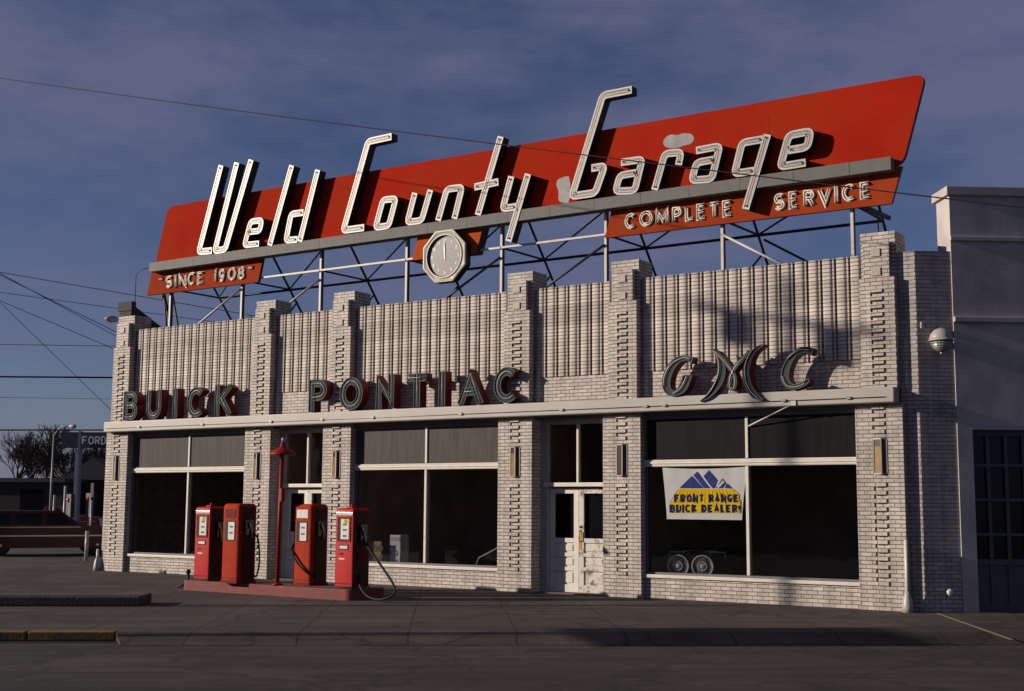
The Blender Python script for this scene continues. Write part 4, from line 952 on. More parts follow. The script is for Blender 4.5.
def pump_red(label, hgt=1.475):
    t = local_thing('fuel_pump', label, 'fuel pump', PUMP_GROUP)
    w, d = 0.46, 0.46; f = -d/2
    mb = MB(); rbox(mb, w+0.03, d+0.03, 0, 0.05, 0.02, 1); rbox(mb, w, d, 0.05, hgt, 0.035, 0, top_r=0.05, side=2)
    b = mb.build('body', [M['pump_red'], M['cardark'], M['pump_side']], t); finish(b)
    mb = MB(); mb.box(-w/2+0.02, w/2-0.02, f-0.006, f+0.02, hgt-0.135, hgt-0.075); mb.build('chrome_band', M['chrome'], t, bevel=0.004)
    mb = MB(); rbox(mb, 0.16, 0.2, hgt, hgt+0.03, 0.03); mb.lathe([(0.03,0),(0.025,0.05)], (-0.02,0,hgt+0.03), 10); finish(mb.build('top_cap', M['pump_red'], t))
    z0, z1 = hgt-0.60, hgt-0.17
    mb = MB(); mb.box(-0.155, 0.155, f-0.010, f, z0, z1, 0)
    wf = mb.build('dial_window', M['black'], t, bevel=0.004)
    mb = MB(); mb.box(-0.075, 0.125, f-0.0145, f-0.0105, z0+0.03, z1-0.03, 0)
    for zc in (0.30, 0.20, 0.09): digits(mb, 0.03, f-0.015, z0+zc, 3, 0.022, 0.035)
    mb.lathe([(0.045,0),(0.045,0.004)], (0.05, f-0.0145, z1-0.075), 14, 2, (0,-1,0))
    mb.build('dial', [M['white'], M['black'], M['yel']], wf)
    mb = MB(); fr = 0.012
    for a, b_, c, e in ((-0.162,0.162,z1,z1+fr),(-0.162,0.162,z0-fr,z0),(-0.162,-0.15,z0,z1),(0.15,0.162,z0,z1)): mb.box(a, b_, f-0.016, f-0.001, c, e)
    mb.build('window_trim', M['pump_red'], wf)
    mb = MB(); mb.box(-0.115, 0.115, f-0.008, f, hgt-0.76, hgt-0.67, 0); mb.box(-0.095, 0.095, f-0.011, f-0.0085, hgt-0.742, hgt-0.688, 1); mb.build('name_plate', [M['black'], M['white']], t)
    mb = MB(); mb.box(-w/2+0.02, w/2-0.02, f-0.003, f, 0.09, 0.11); mb.box(w/2-0.02, w/2-0.005, f-0.004, f+0.02, 0.06, hgt-0.15); mb.build('panel_seam', M['dark_red'], t)
    # side gear: nozzle boot and hose outlet on the right
    mb = MB(); mb.box(w/2, w/2+0.05, -0.08, 0.10, hgt-0.62, hgt-0.30); mb.build('nozzle_boot', M['cardark'], t, bevel=0.01)
    mb = MB(); mb.box(w/2+0.001, w/2+0.02, -0.1, 0.1, hgt-0.95, hgt-0.8); mb.build('side_plate', M['dark_red'], t)
    mb = MB(); mb.box(-0.12, 0.02, f-0.0022, f-0.0005, hgt-0.94, hgt-0.915); mb.build('decal', M['white'], t)
    mb = MB(); mb.box(-0.10, -0.01, f-0.0022, f-0.0005, hgt-0.86, hgt-0.82); mb.build('badge', M['dark_red'], t)
    mb = MB(); mb.tube([(w/2+0.06,0.02,hgt-0.70),(w/2+0.07,0.0,hgt-0.52),(w/2+0.07,-0.02,hgt-0.42),(w/2+0.07,-0.07,hgt-0.36)], 0.018, 8); mb.tube([(w/2+0.065,-0.01,hgt-0.5),(w/2+0.085,-0.09,hgt-0.52),(w/2+0.08,-0.07,hgt-0.62)], 0.008, 6); mb.build('nozzle', M['chrome'], t)
    return t, w, d, hgt
def pump_orange(label, plate, hgt=1.545):
    t = local_thing('fuel_pump', label, 'fuel pump', PUMP_GROUP)
    w, d = 0.50, 0.48; f = -d/2
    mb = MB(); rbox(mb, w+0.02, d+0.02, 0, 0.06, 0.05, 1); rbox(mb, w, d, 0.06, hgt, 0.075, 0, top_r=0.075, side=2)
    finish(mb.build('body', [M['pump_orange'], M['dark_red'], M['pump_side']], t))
    mb = MB(); mb.box(-0.15, 0.15, f-0.008, f+0.01, hgt-0.27, hgt-0.11); mb.build('top_plate', plate, t, bevel=0.004)
    z0, z1 = hgt-0.72, hgt-0.33
    mb = MB(); mb.box(-0.15, 0.15, f-0.008, f+0.01, z0, z1); wf = mb.build('dial_window', M['black'], t, bevel=0.004)
    mb = MB(); mb.box(-0.05, 0.125, f-0.013, f-0.0085, z0+0.02, z1-0.03, 0)
    for zc in (0.27, 0.15): digits(mb, 0.035, f-0.0135, z0+zc, 3, 0.022, 0.035)
    mb.build('dial', [M['white'], M['black']], wf)
    mb = MB(); mb.box(-w/2+0.03, w/2-0.03, f-0.003, f+0.01, 0.10, 0.115); mb.build('panel_seam', M['dark_red'], t)
    mb = MB(); mb.box(w/2, w/2+0.03, -0.10, 0.12, hgt-0.62, hgt-0.32); mb.build('nozzle_boot', M['cardark'], t, bevel=0.01)
    mb = MB(); mb.tube([(w/2+0.04,0.05,hgt-0.68),(w/2+0.06,0.03,hgt-0.50),(w/2+0.05,-0.02,hgt-0.38)], 0.018, 8); mb.tube([(w/2+0.05,0.03,hgt-0.48),(w/2+0.08,-0.05,hgt-0.5),(w/2+0.06,-0.03,hgt-0.6)], 0.008, 6); mb.build('nozzle', M['chrome'], t)
    mb = MB(); mb.tube([(w/2+0.004,-d/2+0.12,0.5),(w/2+0.004,-d/2+0.12,1.0)], 0.008, 6); mb.build('side_trim', M['dark_red'], t)
    return t, w, d, hgt
def place(t, px, w, d):
    # px: left front bottom corner in the photo -> a point on the island's top
    p = on_ground(px[0], px[1], HI); t.location = p + dI*(w/2) + nI*(d/2+0.11); t.rotation_euler = (0, 0, IROT)
t, w, d, hg = pump_red('bright red pump with chrome band at the left end of the island'); place(t, (188.6, 580.6), w, d)
mb = MB(); mb.tube([(-w/2-0.05,-0.06,hg-0.75),(-w/2-0.07,-0.06,hg-0.60),(-w/2-0.06,-0.04,hg-0.45)], 0.02, 8); mb.box(-w/2-0.05,-w/2,-0.12,0.05,hg-0.72,hg-0.45); mb.build('nozzle', M['chrome'], t)
t, w, d, hg = pump_orange('faded orange red pump second from left with a dark red plate on top', M['dark_red']); place(t, (215.6, 583.0), w, d)
hose(t, [(w/2+0.05,0.1,0.95),(w/2+0.10,0.18,0.9),(w/2+0.14,0.2,0.4),(w/2+0.10,0.16,0.1),(w/2+0.05,0.12,0.16)])
t, w, d, hg = pump_orange('faded orange red pump right of the lamp post with a white plate on top', M['white']); place(t, (287.2, 585.4), w, d)
hose(t, [(-w/2-0.02,0.05,1.0),(-w/2-0.06,-0.12,0.85),(-w/2+0.02,-d/2-0.05,0.62),(-w/2+0.2,-d/2-0.06,0.42),(w/2-0.05,-d/2-0.05,0.25),(w/2+0.05,-d/2+0.1,0.16)], 0.022)
t, w, d, hg = pump_red('bright red pump at the right end of the island trailing its black hose'); place(t, (329.6, 588.8), w, d)
hose(t, [(w/2+0.06,-0.02,hg-0.60),(w/2+0.12,-0.05,0.85),(w/2+0.50,-0.05,0.48),(w/2+1.02,-0.10,0.0),(w/2+0.80,-0.22,-0.15),(w/2+0.40,-0.20,-0.15),(w/2+0.10,-0.15,0.05),(w/2+0.02,-0.05,0.25)], 0.022)
# lamp post
lp = on_ground(271.0, 585.5, HI)+nI*0.16
t = thing('lamp_post', 'thin red lamp post with a dish shade standing between the pumps', 'lamp post', tuple(lp))
topz = at(280, 452, lp.y).z; tp = Vector((lp.x+0.03, lp.y, topz))
mb = MB(); mb.lathe([(0.10,0),(0.10,0.02),(0.05,0.05)], lp, 12); mb.tube([lp, tp], 0.038, 10); mb.build('pole', M['pole_red'], t)
hc = tp+Vector((0.02,0,0))
mb = MB(); mb.lathe([(0.255,-0.06),(0.25,-0.035),(0.215,0.01),(0.13,0.06),(0.065,0.09),(0.05,0.17),(0.033,0.19)], hc, 24); o = mb.build('lamp_shade', M['pole_red'], t)
mb = MB(); mb.lathe([(0.03,0.19),(0.034,0.25),(0.015,0.28)], hc, 10); mb.build('finial', M['ltgrey'], o)
mb = MB(); mb.box(lp.x+0.03, lp.x+0.09, lp.y-0.05, lp.y+0.05, topz-0.95, topz-0.70); mb.build('switch_box', M['pole_red'], t)
# air hose bracket at the island's left end
p = T(-0.3, 0.45, 0); mb = MB(); mb.tube([p, p+Vector((0,0,0.33))], 0.03, 8); mb.tube([p+Vector((0,0,0.1)), p+Vector((-0.25,-0.1,0.0))], 0.025, 8); mb.lathe([(0.05,0),(0.04,0.08)], p+Vector((0,0,0.3)), 8)
tag(mb.build('air_tap', M['black']), 'small black upright air tap at the left end of the red island', 'tap')
mb = MB()
for k in range(46):
    a = random.uniform(0, 6.28); l_ = random.uniform(0.05, 0.16); b0 = at(163.5, 573, -0.06)+Vector((random.uniform(-.1,.1), random.uniform(-.03,.03), 0)); b0.z = 0
    tip = b0+Vector((math.cos(a)*l_*0.6, math.sin(a)*l_*0.3-0.02, l_)); mb.face([b0+Vector((-.012,0,0)), b0+Vector((.012,0,0)), tip])
tag(mb.build('weed', mat('weed_green', (0.03, 0.04, 0.02), 0.8)), 'small dark weed tuft growing at the base of the left window wall', 'weed')

# ================================================================== INSIDE THE WINDOWS
# banner
YBn = 0.178
bn = thing('banner', 'white cloth banner with blue mountains and yellow field hung in the right window', 'banner', tuple(at(704, 468, YBn)))
ZB = (655, 460, 10.24)
def bq(a, b, y=None): v = at(ZB[0]+a/ZB[2], ZB[1]+b/ZB[2], YBn if y is None else y); return v
tl, trr, bl, br = bq(72,78), bq(945,72), bq(118,605), bq(888,612)
def bpt(u, v):                                  # cloth surface: u across, v up, pulled at the corners
    topx = tl.x+(trr.x-tl.x)*u; botx = bl.x+(br.x-bl.x)*u; zt = tl.z-0.03*math.sin(math.pi*u); zb = bl.z
    x = botx+(topx-botx)*(v**1.3 if (u < 0.5) else v**1.3); z = zb+(zt-zb)*v
    y = YBn+0.008+0.006*math.sin(u*14+v*3)*(v**2)+0.003*math.cos(u*31)*v**3+0.006*(abs(u-0.5)*2)**4*(1-v)
    return Vector((x, y, z))
mb = MB(); nu, nv = 36, 16
for i in range(nu):
    for j in range(nv): mb.face([bpt(i/nu,j/nv), bpt((i+1)/nu,j/nv), bpt((i+1)/nu,(j+1)/nv), bpt(i/nu,(j+1)/nv)], 0, True)
mb.build('cloth', M['banner'], bn)
def flatpoly(name, pts, m, dy):
    mb = MB(); pg = [(v.x, v.z) for v in (bq(a, b) for a, b in pts)]; mb.poly(pg, YBn-dy-0.002, YBn-dy); return mb.build(name, m, bn)
for pts in ([(250,287),(375,165),(490,287)], [(395,158),(430,118),(560,287),(500,287)], [(497,165),(553,105),(640,205),(610,287),(585,287)], [(640,265),(690,190),(720,230),(690,287),(625,287)], [(728,240),(745,245),(790,290),(715,287)]):
    flatpoly('mountain', pts, M['navy_light'], 0.002)
flatpoly('mountain', [(640,270),(700,205),(712,225),(650,290)], M['banner'], 0.005)
yf = flatpoly('yellow_field', [(235,297),(800,297),(855,345),(860,395),(875,420),(872,540),(150,540),(160,430),(195,395),(200,345)], M['yel'], 0.002)
mb = MB()
for k in range(17):
    f0 = k/16; a, b = bq(240+f0*555, 300), bq(150+f0*720, 440)
    d = (b-a); e = Vector((0.006,0,0)); mb.face([a-e*0.4+Vector((0,-.0052,0)), a+d*1.0-e+Vector((0,-.0052,0)), a+d*1.0+e+Vector((0,-.0052,0)), a+e*0.4+Vector((0,-.0052,0))])
mb.build('ray_lines', M['navy'], yf)
for txt, xa, xb, zt_b, zb_b in (('FRONT RANGE', 192, 860, 350, 432), ('BUICK DEALER!', 145, 875, 455, 536)):
    wmap = {'I': 0.45, ' ': 0.55, '!': 0.4, 'L': 0.85}; ws = [wmap.get(c, 1.0) for c in txt]; tot = sum(ws); x = xa
    for c, w_ in zip(txt, ws):
        wd_ = (xb-xa)*w_/tot
        if c != ' ':
            p, q = bq(x+wd_*0.08, (zt_b+zb_b)/2), bq(x+wd_*0.92, (zt_b+zb_b)/2); mb = MB()
            flat_word(mb, c, p.x, q.x, bq(x, zb_b).z, bq(x, zt_b).z, 0.036, YBn-0.010, YBn-0.006) if c != 'I' else ribbon(mb, [Vector(((p.x+q.x)/2, bq(x, zb_b).z)), Vector(((p.x+q.x)/2, bq(x, zt_b).z))], 0.04, YBn-0.010, YBn-0.006)
            if c in 'FRNBDELKU': 
                mb.box(p.x, p.x+0.050, YBn-0.0105, YBn-0.0065, bq(x, zb_b).z, bq(x, zt_b).z)
            mb.build('letter', [M['navy'], M['navy']], yf)
        x += wd_
# dark antique open car in the right showroom, its big pale rimmed lamps facing the window
def wheel(parent, c, axis, r, w, rim_mat, ring=None):
    mb = MB(); a = Vector(axis).normalized()
    mb.lathe([(r*0.62,-w/2),(r*0.95,-w/2),(r,-w/4),(r,w/4),(r*0.95,w/2),(r*0.62,w/2)], c, 28, 0, a)
    if ring: mb.lathe([(r*0.80,w/2),(r*0.96,w/2+0.004),(r*0.96,w/2+0.002),(r*0.80,w/2-0.002)], c, 28, 1, a)
    o = mb.build('wheel', [M['tyre'], ring or M['tyre']], parent)
    mb = MB(); mb.lathe([(r*0.62,w*0.1),(r*0.60,w*0.42),(r*0.52,w*0.45),(r*0.48,w*0.22),(r*0.25,w*0.25),(r*0.22,w*0.52),(r*0.10,w*0.60)], c, 24, 0, a); mb.build('rim', rim_mat, o)
ac = local_thing('vintage_car', 'black vintage open car with two pale rimmed headlamps inside the right window', 'car')
def loft(mb, secs, m=0, n=16):
    rings = []
    for cx_, zc, hw, hh, pw in secs:
        rg = []
        for k in range(n):
            a = 2*math.pi*k/n; ca, sa = math.cos(a), math.sin(a)
            rg.append(Vector((cx_, hw*math.copysign(abs(ca)**pw, ca), zc+hh*math.copysign(abs(sa)**pw, sa))))
        rings.append(rg)
    for i in range(len(rings)-1):
        for k in range(n): mb.face([rings[i][k], rings[i+1][k], rings[i+1][(k+1) % n], rings[i][(k+1) % n]], m, True)
    mb.face(rings[0], m); mb.face(rings[-1][::-1], m)
mb = MB(); loft(mb, [(0.12,0.62,0.24,0.24,0.6),(0.22,0.63,0.27,0.27,0.6),(1.0,0.66,0.40,0.30,0.6),(1.35,0.66,0.56,0.32,0.5),(2.9,0.62,0.60,0.32,0.5),(3.3,0.6,0.40,0.22,0.6)]); mb.build('body', M['cardark'], ac)
for sy in (-1, 1):
    mb = MB(); rings = []
    for k in range(13):
        t_ = k/12; x = 0.10+t_*1.4; z = 0.50+0.24*math.sin(min(1, t_*1.3)*math.pi*0.72)-0.42*max(0, t_-0.55)
        rings.append([Vector((x, sy*0.44, z)), Vector((x, sy*0.54, z+0.03)), Vector((x, sy*0.66, z-0.02)), Vector((x, sy*0.68, z-0.08)), Vector((x, sy*0.64, z-0.05)), Vector((x, sy*0.46, z-0.04))])
    for i in range(12):
        for k in range(6): mb.face([rings[i][k], rings[i+1][k], rings[i+1][(k+1) % 6], rings[i][(k+1) % 6]], 0, True)
    mb.face(rings[0]); mb.face(rings[-1][::-1]); mb.build('fender', M['cardark'], ac)
    for x in (0.6, 2.7): wheel(ac, (x, sy*0.58, 0.34), (0, sy, 0), 0.34, 0.11, M['steel_dark'])
    hc_ = Vector((0.0, sy*0.235, 0.66)); ax_ = (-1, 0, 0)
    mb = MB(); mb.lathe([(0.03,-0.20),(0.13,-0.12),(0.195,0.0),(0.20,0.01)], hc_, 24, 0, ax_); hl = mb.build('headlamp', M['cardark'], ac)
    mb = MB(); mb.lathe([(0.200,0.0),(0.215,0.02),(0.205,0.035),(0.188,0.03),(0.188,0.01)], hc_, 28, 0, ax_); mb.build('rim', M['bright'], hl)
    mb = MB(); mb.lathe([(0.092,0.02),(0.095,0.033),(0.080,0.035),(0.075,0.02)], hc_, 24, 0, ax_); mb.lathe([(0.05,0.02),(0.045,0.045),(0.02,0.05)], hc_, 16, 0, ax_); mb.build('reflector', M['bright'], hl)
mb = MB()
wz = 0.90
mb.tube([(0.60,-0.55,wz-0.12),(0.66,-0.55,wz),(0.66,0.55,wz),(0.60,0.55,wz-0.12)], 0.016, 6); mb.tube([(0.66,-0.4,wz+0.012),(0.66,0.3,wz+0.012)], 0.022, 6); mb.build('windscreen_frame', M['bright'], ac)
mb = MB(); mb.face([(0.62,-0.53,0.8),(0.62,0.53,0.8),(0.66,0.53,wz),(0.66,-0.53,wz)]); mb.build('windscreen', M['glass_dark'], ac)
RZ = R(105); tgt = at(678.4, 565.8, 0.47); rm = Matrix.Rotation(RZ, 3, 'Z')
p0 = rm @ Vector((0.0, 0.235, 0)); p1 = rm @ Vector((0.0, -0.235, 0))
lp_ = p0 if p0.x < p1.x else p1
ac.location = (tgt.x-lp_.x, tgt.y-lp_.y, tgt.z-0.66); ac.rotation_euler = (0, 0, RZ)

# office behind the middle window
def inside(px, py, y): return at(px, py, y)
p = inside(394.5, 560, 0.6); mb = MB(); mb.box(p.x-0.10, p.x+0.20, 0.55, 0.85, 0.01, at(396, 535, 0.55).z)
cab = mb.build('cabinet', M['bright'], bevel=0.01); tag(cab, 'light grey metal cabinet standing behind the middle window', 'cabinet')
mb = MB(); mb.box(p.x-0.08, p.x+0.18, 0.543, 0.549, at(396,541,0.55).z, at(396,537,0.55).z); mb.build('control_strip', M['white'], cab)
a, b = inside(370, 541, 0.36), inside(380.5, 564, 0.36); mb = MB(); mb.box(a.x, b.x+0.02, 0.35, 0.365, b.z-0.03, a.z)
cbs = mb.build('notice_board', M['cardboard']); tag(cbs, 'tan cardboard notice leaning at the middle window\'s left edge', 'notice')
mb = MB()
for zf in (0.68, 0.25):
    h_ = (a.z-b.z)*0.27; zc = b.z+(a.z-b.z)*zf; flat_word(mb, 'O' if zf > .5 else 'S', a.x+0.1, a.x+0.24, zc-h_/2, zc+h_/2, 0.03, 0.342, 0.349); flat_word(mb, 'D' if zf > .5 else 'E', a.x+0.27, a.x+0.40, zc-h_/2, zc+h_/2, 0.03, 0.342, 0.349)
mb.build('lettering', [M['brownwood'], M['brownwood']], cbs)
mb = MB(); a, b = inside(392, 507, 3.5), inside(424, 509, 3.5); mb.box(a.x, b.x, 3.2, 3.6, a.z-0.03, a.z)
sh = mb.build('wall_shelf', M['brownwood']); tag(sh, 'brown shelf on the back wall behind the middle window', 'shelf')
mb = MB(); mb.box(a.x-0.1, a.x+0.5, 3.25, 3.55, a.z+0.001, a.z+0.22); bx = mb.build('wooden_crate', mat('crate_wood', (0.45, 0.33, 0.24), 0.8)); tag(bx, 'small wooden crate standing on the brown wall shelf', 'crate')
mb = MB(); q = inside(410.5, 494, 6.1); mb.box(q.x-0.12, q.x+0.12, 6.14, 6.19, q.z-0.17, q.z+0.17, 0); mb.box(q.x-0.05, q.x+0.05, 5.135, 5.139, q.z-0.06, q.z+0.06, 1); tag(mb.build('wall_telephone', [M['ltgrey'], M['black']]), 'small pale telephone box on the back wall of the office', 'telephone')
ds = thing('desk', 'dark wooden desk across the room behind the middle window', 'desk', (-16.8, 2.6, 0))
mb = MB(); mb.box(-18.1, -15.9, 2.3, 3.1, 0.70, 0.74); mb.build('top', M['brownwood'], ds)
mb = MB(); mb.box(-18.05, -17.4, 2.35, 3.0, 0.01, 0.699); mb.box(-16.5, -15.95, 2.35, 3.0, 0.01, 0.699); mb.build('pedestal', M['brownwood'], ds)
mb = MB(); mb.box(-16.75, -16.3, 2.35, 2.65, 0.741, 0.79); tag(mb.build('paper_stack', M['white']), 'small stack of white paper lying on the dark desk', 'paper')
rl = thing('handrail', 'pale bent handrail inside the middle window\'s right corner', 'rail', tuple(inside(486, 570, 0.7)))
a, b, c = inside(475.5, 567, 0.7), inside(479, 558, 0.7), inside(497, 548.5, 0.7)
mb = MB(); mb.tube([(a.x,0.7,0.02), a, b, c, c+(c-b)*0.4], 0.02, 8); mb.build('rail', M['steel'], rl)

# ================================================================== LEFT BACKGROUND
def car(label, paint, L=5.0, wd=1.85, wagon=True):
    t = local_thing('parked_car', label, 'car'); mb = MB()
    prof = [(0,0.42),(0.02,0.70),(0.10,0.80),(1.35,0.92),(1.42,0.93),(L-0.15,0.95),(L,0.80),(L-0.02,0.40),(L-0.55,0.30),(0.5,0.30)]
    h = wd/2; n = len(prof)
    for k in range(n):
        (x0, z0), (x1, z1) = prof[k], prof[(k+1) % n]; mb.face([(x0,-h,z0),(x0,h,z0),(x1,h,z1),(x1,-h,z1)])
    mb.face([(x,-h,z) for x, z in prof][::-1]); mb.face([(x,h,z) for x, z in prof])
    mb.build('body', paint, t, bevel=0.05)
    gh = [(1.40,0.93),(2.05,1.40),(2.3,1.45),(L-0.75,1.44),(L-0.2,0.95)] if wagon else [(1.55,0.93),(2.2,1.40),(2.5,1.45),(3.0,1.44),(3.2,0.95)]
    mb = MB(); n = len(gh)
    for k in range(n):
        (x0, z0), (x1, z1) = gh[k], gh[(k+1) % n]; i0, i1 = h-0.06-(z0-0.93)*0.28, h-0.06-(z1-0.93)*0.28
        mb.face([(x0,-i0,z0),(x0,i0,z0),(x1,i1,z1),(x1,-i1,z1)], 1 if k in (0, n-2) else 0)
    for s_ in (-1, 1):
        q = [(x, s_*(h-0.06-(z-0.93)*0.28), z) for x, z in gh]; mb.face(q if s_ > 0 else q[::-1], 0)
    cb = mb.build('cabin', [paint, M['carglass']], t)
    for s_ in (-1, 1):
        mb = MB(); spans = ((1.62,2.55),(2.66,3.5),(3.6,L-0.85)) if wagon else ((1.8,2.9),)
        for a, b in spans:
            f0 = lambda z: s_*(h-0.06-(z-0.93)*0.28+0.004)
            lo = [(a+(0.05 if a > 1.9 else 0.02), f0(0.97), 0.97), (b, f0(0.97), 0.97), (b, f0(1.36), 1.36), (a+(0.05 if a > 1.9 else 0.48), f0(1.36), 1.36)]
            mb.face(lo if s_ < 0 else lo[::-1])
        mb.build('side_window', M['carglass'], cb)
        for x in (0.95, L-1.05): wheel(t, (x, s_*(h-0.12), 0.33), (0, s_, 0), 0.33, 0.22, M['chrome'])
        mb = MB(); mb.box(0.15, L-0.1, s_*h, s_*(h+0.012), 0.62, 0.66); mb.box(1.5, L-0.25, s_*h, s_*(h+0.01), 0.905, 0.925); mb.build('side_trim', M['chrome'], t)
    mb = MB(); mb.box(-0.08, 0.02, -h+0.02, h-0.02, 0.40, 0.54); mb.build('bumper', M['chrome'], t, bevel=0.02)
    mb = MB(); mb.box(L-0.02, L+0.08, -h+0.02, h-0.02, 0.40, 0.54); mb.build('bumper', M['chrome'], t, bevel=0.02)
    for s_ in (-1, 1): mb = MB(); mb.box(-0.01, 0.03, s_*(h-0.1), s_*(h-0.45), 0.60, 0.74); mb.build('headlight', M['white'], t)
    return t
VW0 = Vector((math.cos(YAW), math.sin(YAW), 0)); g0 = on_ground(95, 556); dirc = (on_ground(60, 557)-g0).normalized()
c1 = car('maroon station wagon with chrome trim parked left of the building', M['maroon']); rz_ = math.atan2(-S.y, -S.x)+R(24); rm_ = Matrix.Rotation(rz_, 3, 'Z')
w_pt = on_ground(96.5, 555); offs = [rm_ @ Vector((0.95, sy*0.85, 0)) for sy in (-1, 1)]; near = max(offs, key=lambda o_: -((w_pt+o_-CAM).length))
c1.location = w_pt-near; c1.rotation_euler = (0, 0, rz_)
g1 = on_ground(104, 533.5); c2 = car('dark red car parked behind the maroon wagon', mat('dark_red_paint', (0.10,0.012,0.014), 0.25, coat=0.6), 4.8, 1.9, False); c2.location = g1; c2.rotation_euler = (0, 0, math.atan2(-S.y, -S.x)-R(3))
def at_dist(px, py, dist): d = ray(px, py); return CAM + d*(dist/d.dot(fw))
VW = Vector((math.cos(YAW), math.sin(YAW), 0))     # across the view
# pylon sign
DP = 62; a, b = at_dist(61.5, 432, DP), at_dist(117, 448, DP)
ps = thing('pylon_sign', 'dark blue dealership pylon sign with pale capital letters beyond the wagon', 'sign', (at_dist(78.5,440,DP).x, at_dist(78.5,440,DP).y, 0))
def vbox(mb, p, q, z0, z1, dep, m=0):               # slab standing across the view between ground points p, q
    p, q = Vector((p.x,p.y,z0)), Vector((q.x,q.y,z0)); d = (q-p); nb = Vector((-d.y, d.x, 0)).normalized()*dep; mb.obox(p, d, nb, (0,0,z1-z0), m)
zt1, zb1 = a.z, b.z
mb = MB(); vbox(mb, at_dist(61.5,440,DP), at_dist(78,440,DP), zb1, zt1, 0.4); vbox(mb, at_dist(80.5,440,DP), at_dist(117,440,DP), zb1, zt1, 0.4); cab_ = mb.build('cabinet', M['signblue'], ps)
mb = MB(); p, q = at_dist(78,440,DP), at_dist(80.5,440,DP); vbox(mb, p, q, 0, zt1+0.05, 0.35); mb.build('post', mat('pylon_blue', (0.10,0.12,0.17), 0.5), ps)
def view_letter(ch, pa, pb, z0, z1, w, parent, m):
    mb = MB(); L_ = (pb-pa).length; d = (pb-pa)/L_; nb = Vector((d.y, -d.x, 0))
    tmp = MB(); flat_word(tmp, ch, 0, L_, 0, z1-z0, w, -0.05, -0.002)
    for f_, mi in zip(tmp.f, tmp.m): mb.face([Vector((pa.x,pa.y,z0))+d*tmp.v[k].x+nb*(-tmp.v[k].y)+Vector((0,0,tmp.v[k].z)) for k in f_], 0)
    mb.build('letter', m, parent)
for ch, xa, xb in (('F',82.3,87.6),('O',88.6,94.3),('R',95.3,100.4),('D',101.4,106.6)):
    pa, pb = at_dist(xa,440,DP-0.02), at_dist(xb,440,DP-0.02); pa.z = pb.z = 0; view_letter(ch, pa, pb, at_dist(90,444.6,DP).z, at_dist(90,436.2,DP).z, 0.06, cab_, M['signwhite'])
def street_light(px_base, py_head, px_head, dist, label, k_=0.55):
    b = at_dist(px_base, 500, dist); hd = at_dist(px_head, py_head, dist); t = thing('street_light', label, 'street light', (b.x,b.y,0), 'street lights left of the garage')
    mb = MB(); mb.tube([(b.x,b.y,0),(b.x,b.y,hd.z-0.35)], 0.05, 8, r2=0.03); m_ = (Vector((b.x,b.y,hd.z))+hd)/2
    mb.tube([(b.x,b.y,hd.z-0.4),(b.x+(hd.x-b.x)*0.3,b.y+(hd.y-b.y)*0.3,hd.z-0.1),(m_.x,m_.y,hd.z+0.02),hd], 0.025, 8); mb.build('pole', M['ltgrey'], t)
    d = (hd-Vector((b.x,b.y,hd.z))).normalized(); mb = MB(); mb.lathe([(r_*k_, h_*k_) for r_, h_ in ((0.04,-0.1),(0.16,0.05),(0.20,0.3),(0.15,0.55),(0.03,0.68))], hd, 12, 0, d); mb.build('lamp_head', M['ltgrey'], t)
street_light(50.5, 426.5, 70, 58, 'slim street light with curved arm beside the dark blue pylon sign')
street_light(150, 319.5, 117, 40, 'street light head poking out left of the building\'s top corner')
# thin posts and signals
def post(px, y0, y1, dist, r, label, m='ltgrey', cat='post', name='post'):
    a = at_dist(px, y1, dist); b = at_dist(px, y0, dist); mb = MB(); mb.tube([(a.x,a.y,0),(a.x,a.y,b.z)], r, 8); return tag(mb.build(name, M[m]), label, cat)
post(73.6, 450, 520, 58, 0.06, 'tall white pole just left of the pylon sign post', 'trim')
post(64, 486, 520, 54, 0.06, 'pale short post behind the maroon wagon\'s roof', 'ltgrey')
post(53.3, 495, 520, 54, 0.045, 'thin short grey post left of the others behind the wagon', 'ltgrey')
post(86.0, 531, 560, 39.0, 0.055, 'grey metal bollard post in front of the maroon wagon', 'ltgrey', 'bollard', 'bollard')
ts = thing('road_sign', 'narrow pale tilted sign on a post near the building\'s left edge', 'sign', tuple(on_ground(92, 525)))
a = at_dist(92.2, 490, 50); mb = MB(); mb.tube([(a.x,a.y,0),(a.x,a.y,at_dist(92,500,50).z)], 0.04, 6); mb.build('post', M['ltgrey'], ts)
mb = MB(); vbox(mb, at_dist(90.7,490,50), at_dist(93.4,490,50), at_dist(92,497,50).z, at_dist(92,483,50).z, 0.03); mb.build('panel', M['trim'], ts)
for px, py, lab, mm in ((68.5, 500, 'small traffic signal showing a red lens behind the wagon', 'redlamp'), (88.3, 499, 'small traffic signal with an orange lens right of the pylon post', 'clockpanel')):
    t = thing('traffic_signal', lab, 'traffic signal', tuple(Vector((at_dist(px,py,56).x, at_dist(px,py,56).y, 0))), 'traffic signals in the distance')
    a = at_dist(px, py, 56); mb = MB(); mb.tube([(a.x,a.y+0.1,0),(a.x,a.y+0.1,a.z+0.2)], 0.05, 6); mb.box(a.x-0.16,a.x+0.16,a.y,a.y+0.2,a.z-0.75,a.z+0.25); mb.build('housing', M['steel_dark'], t)
    mb = MB(); mb.lathe([(0.10,0),(0.09,0.03),(0.02,0.04)], (a.x+0.0,a.y,a.z), 12, 0, (0.5,-0.85,0)); mb.build('lens', M[mm], t)
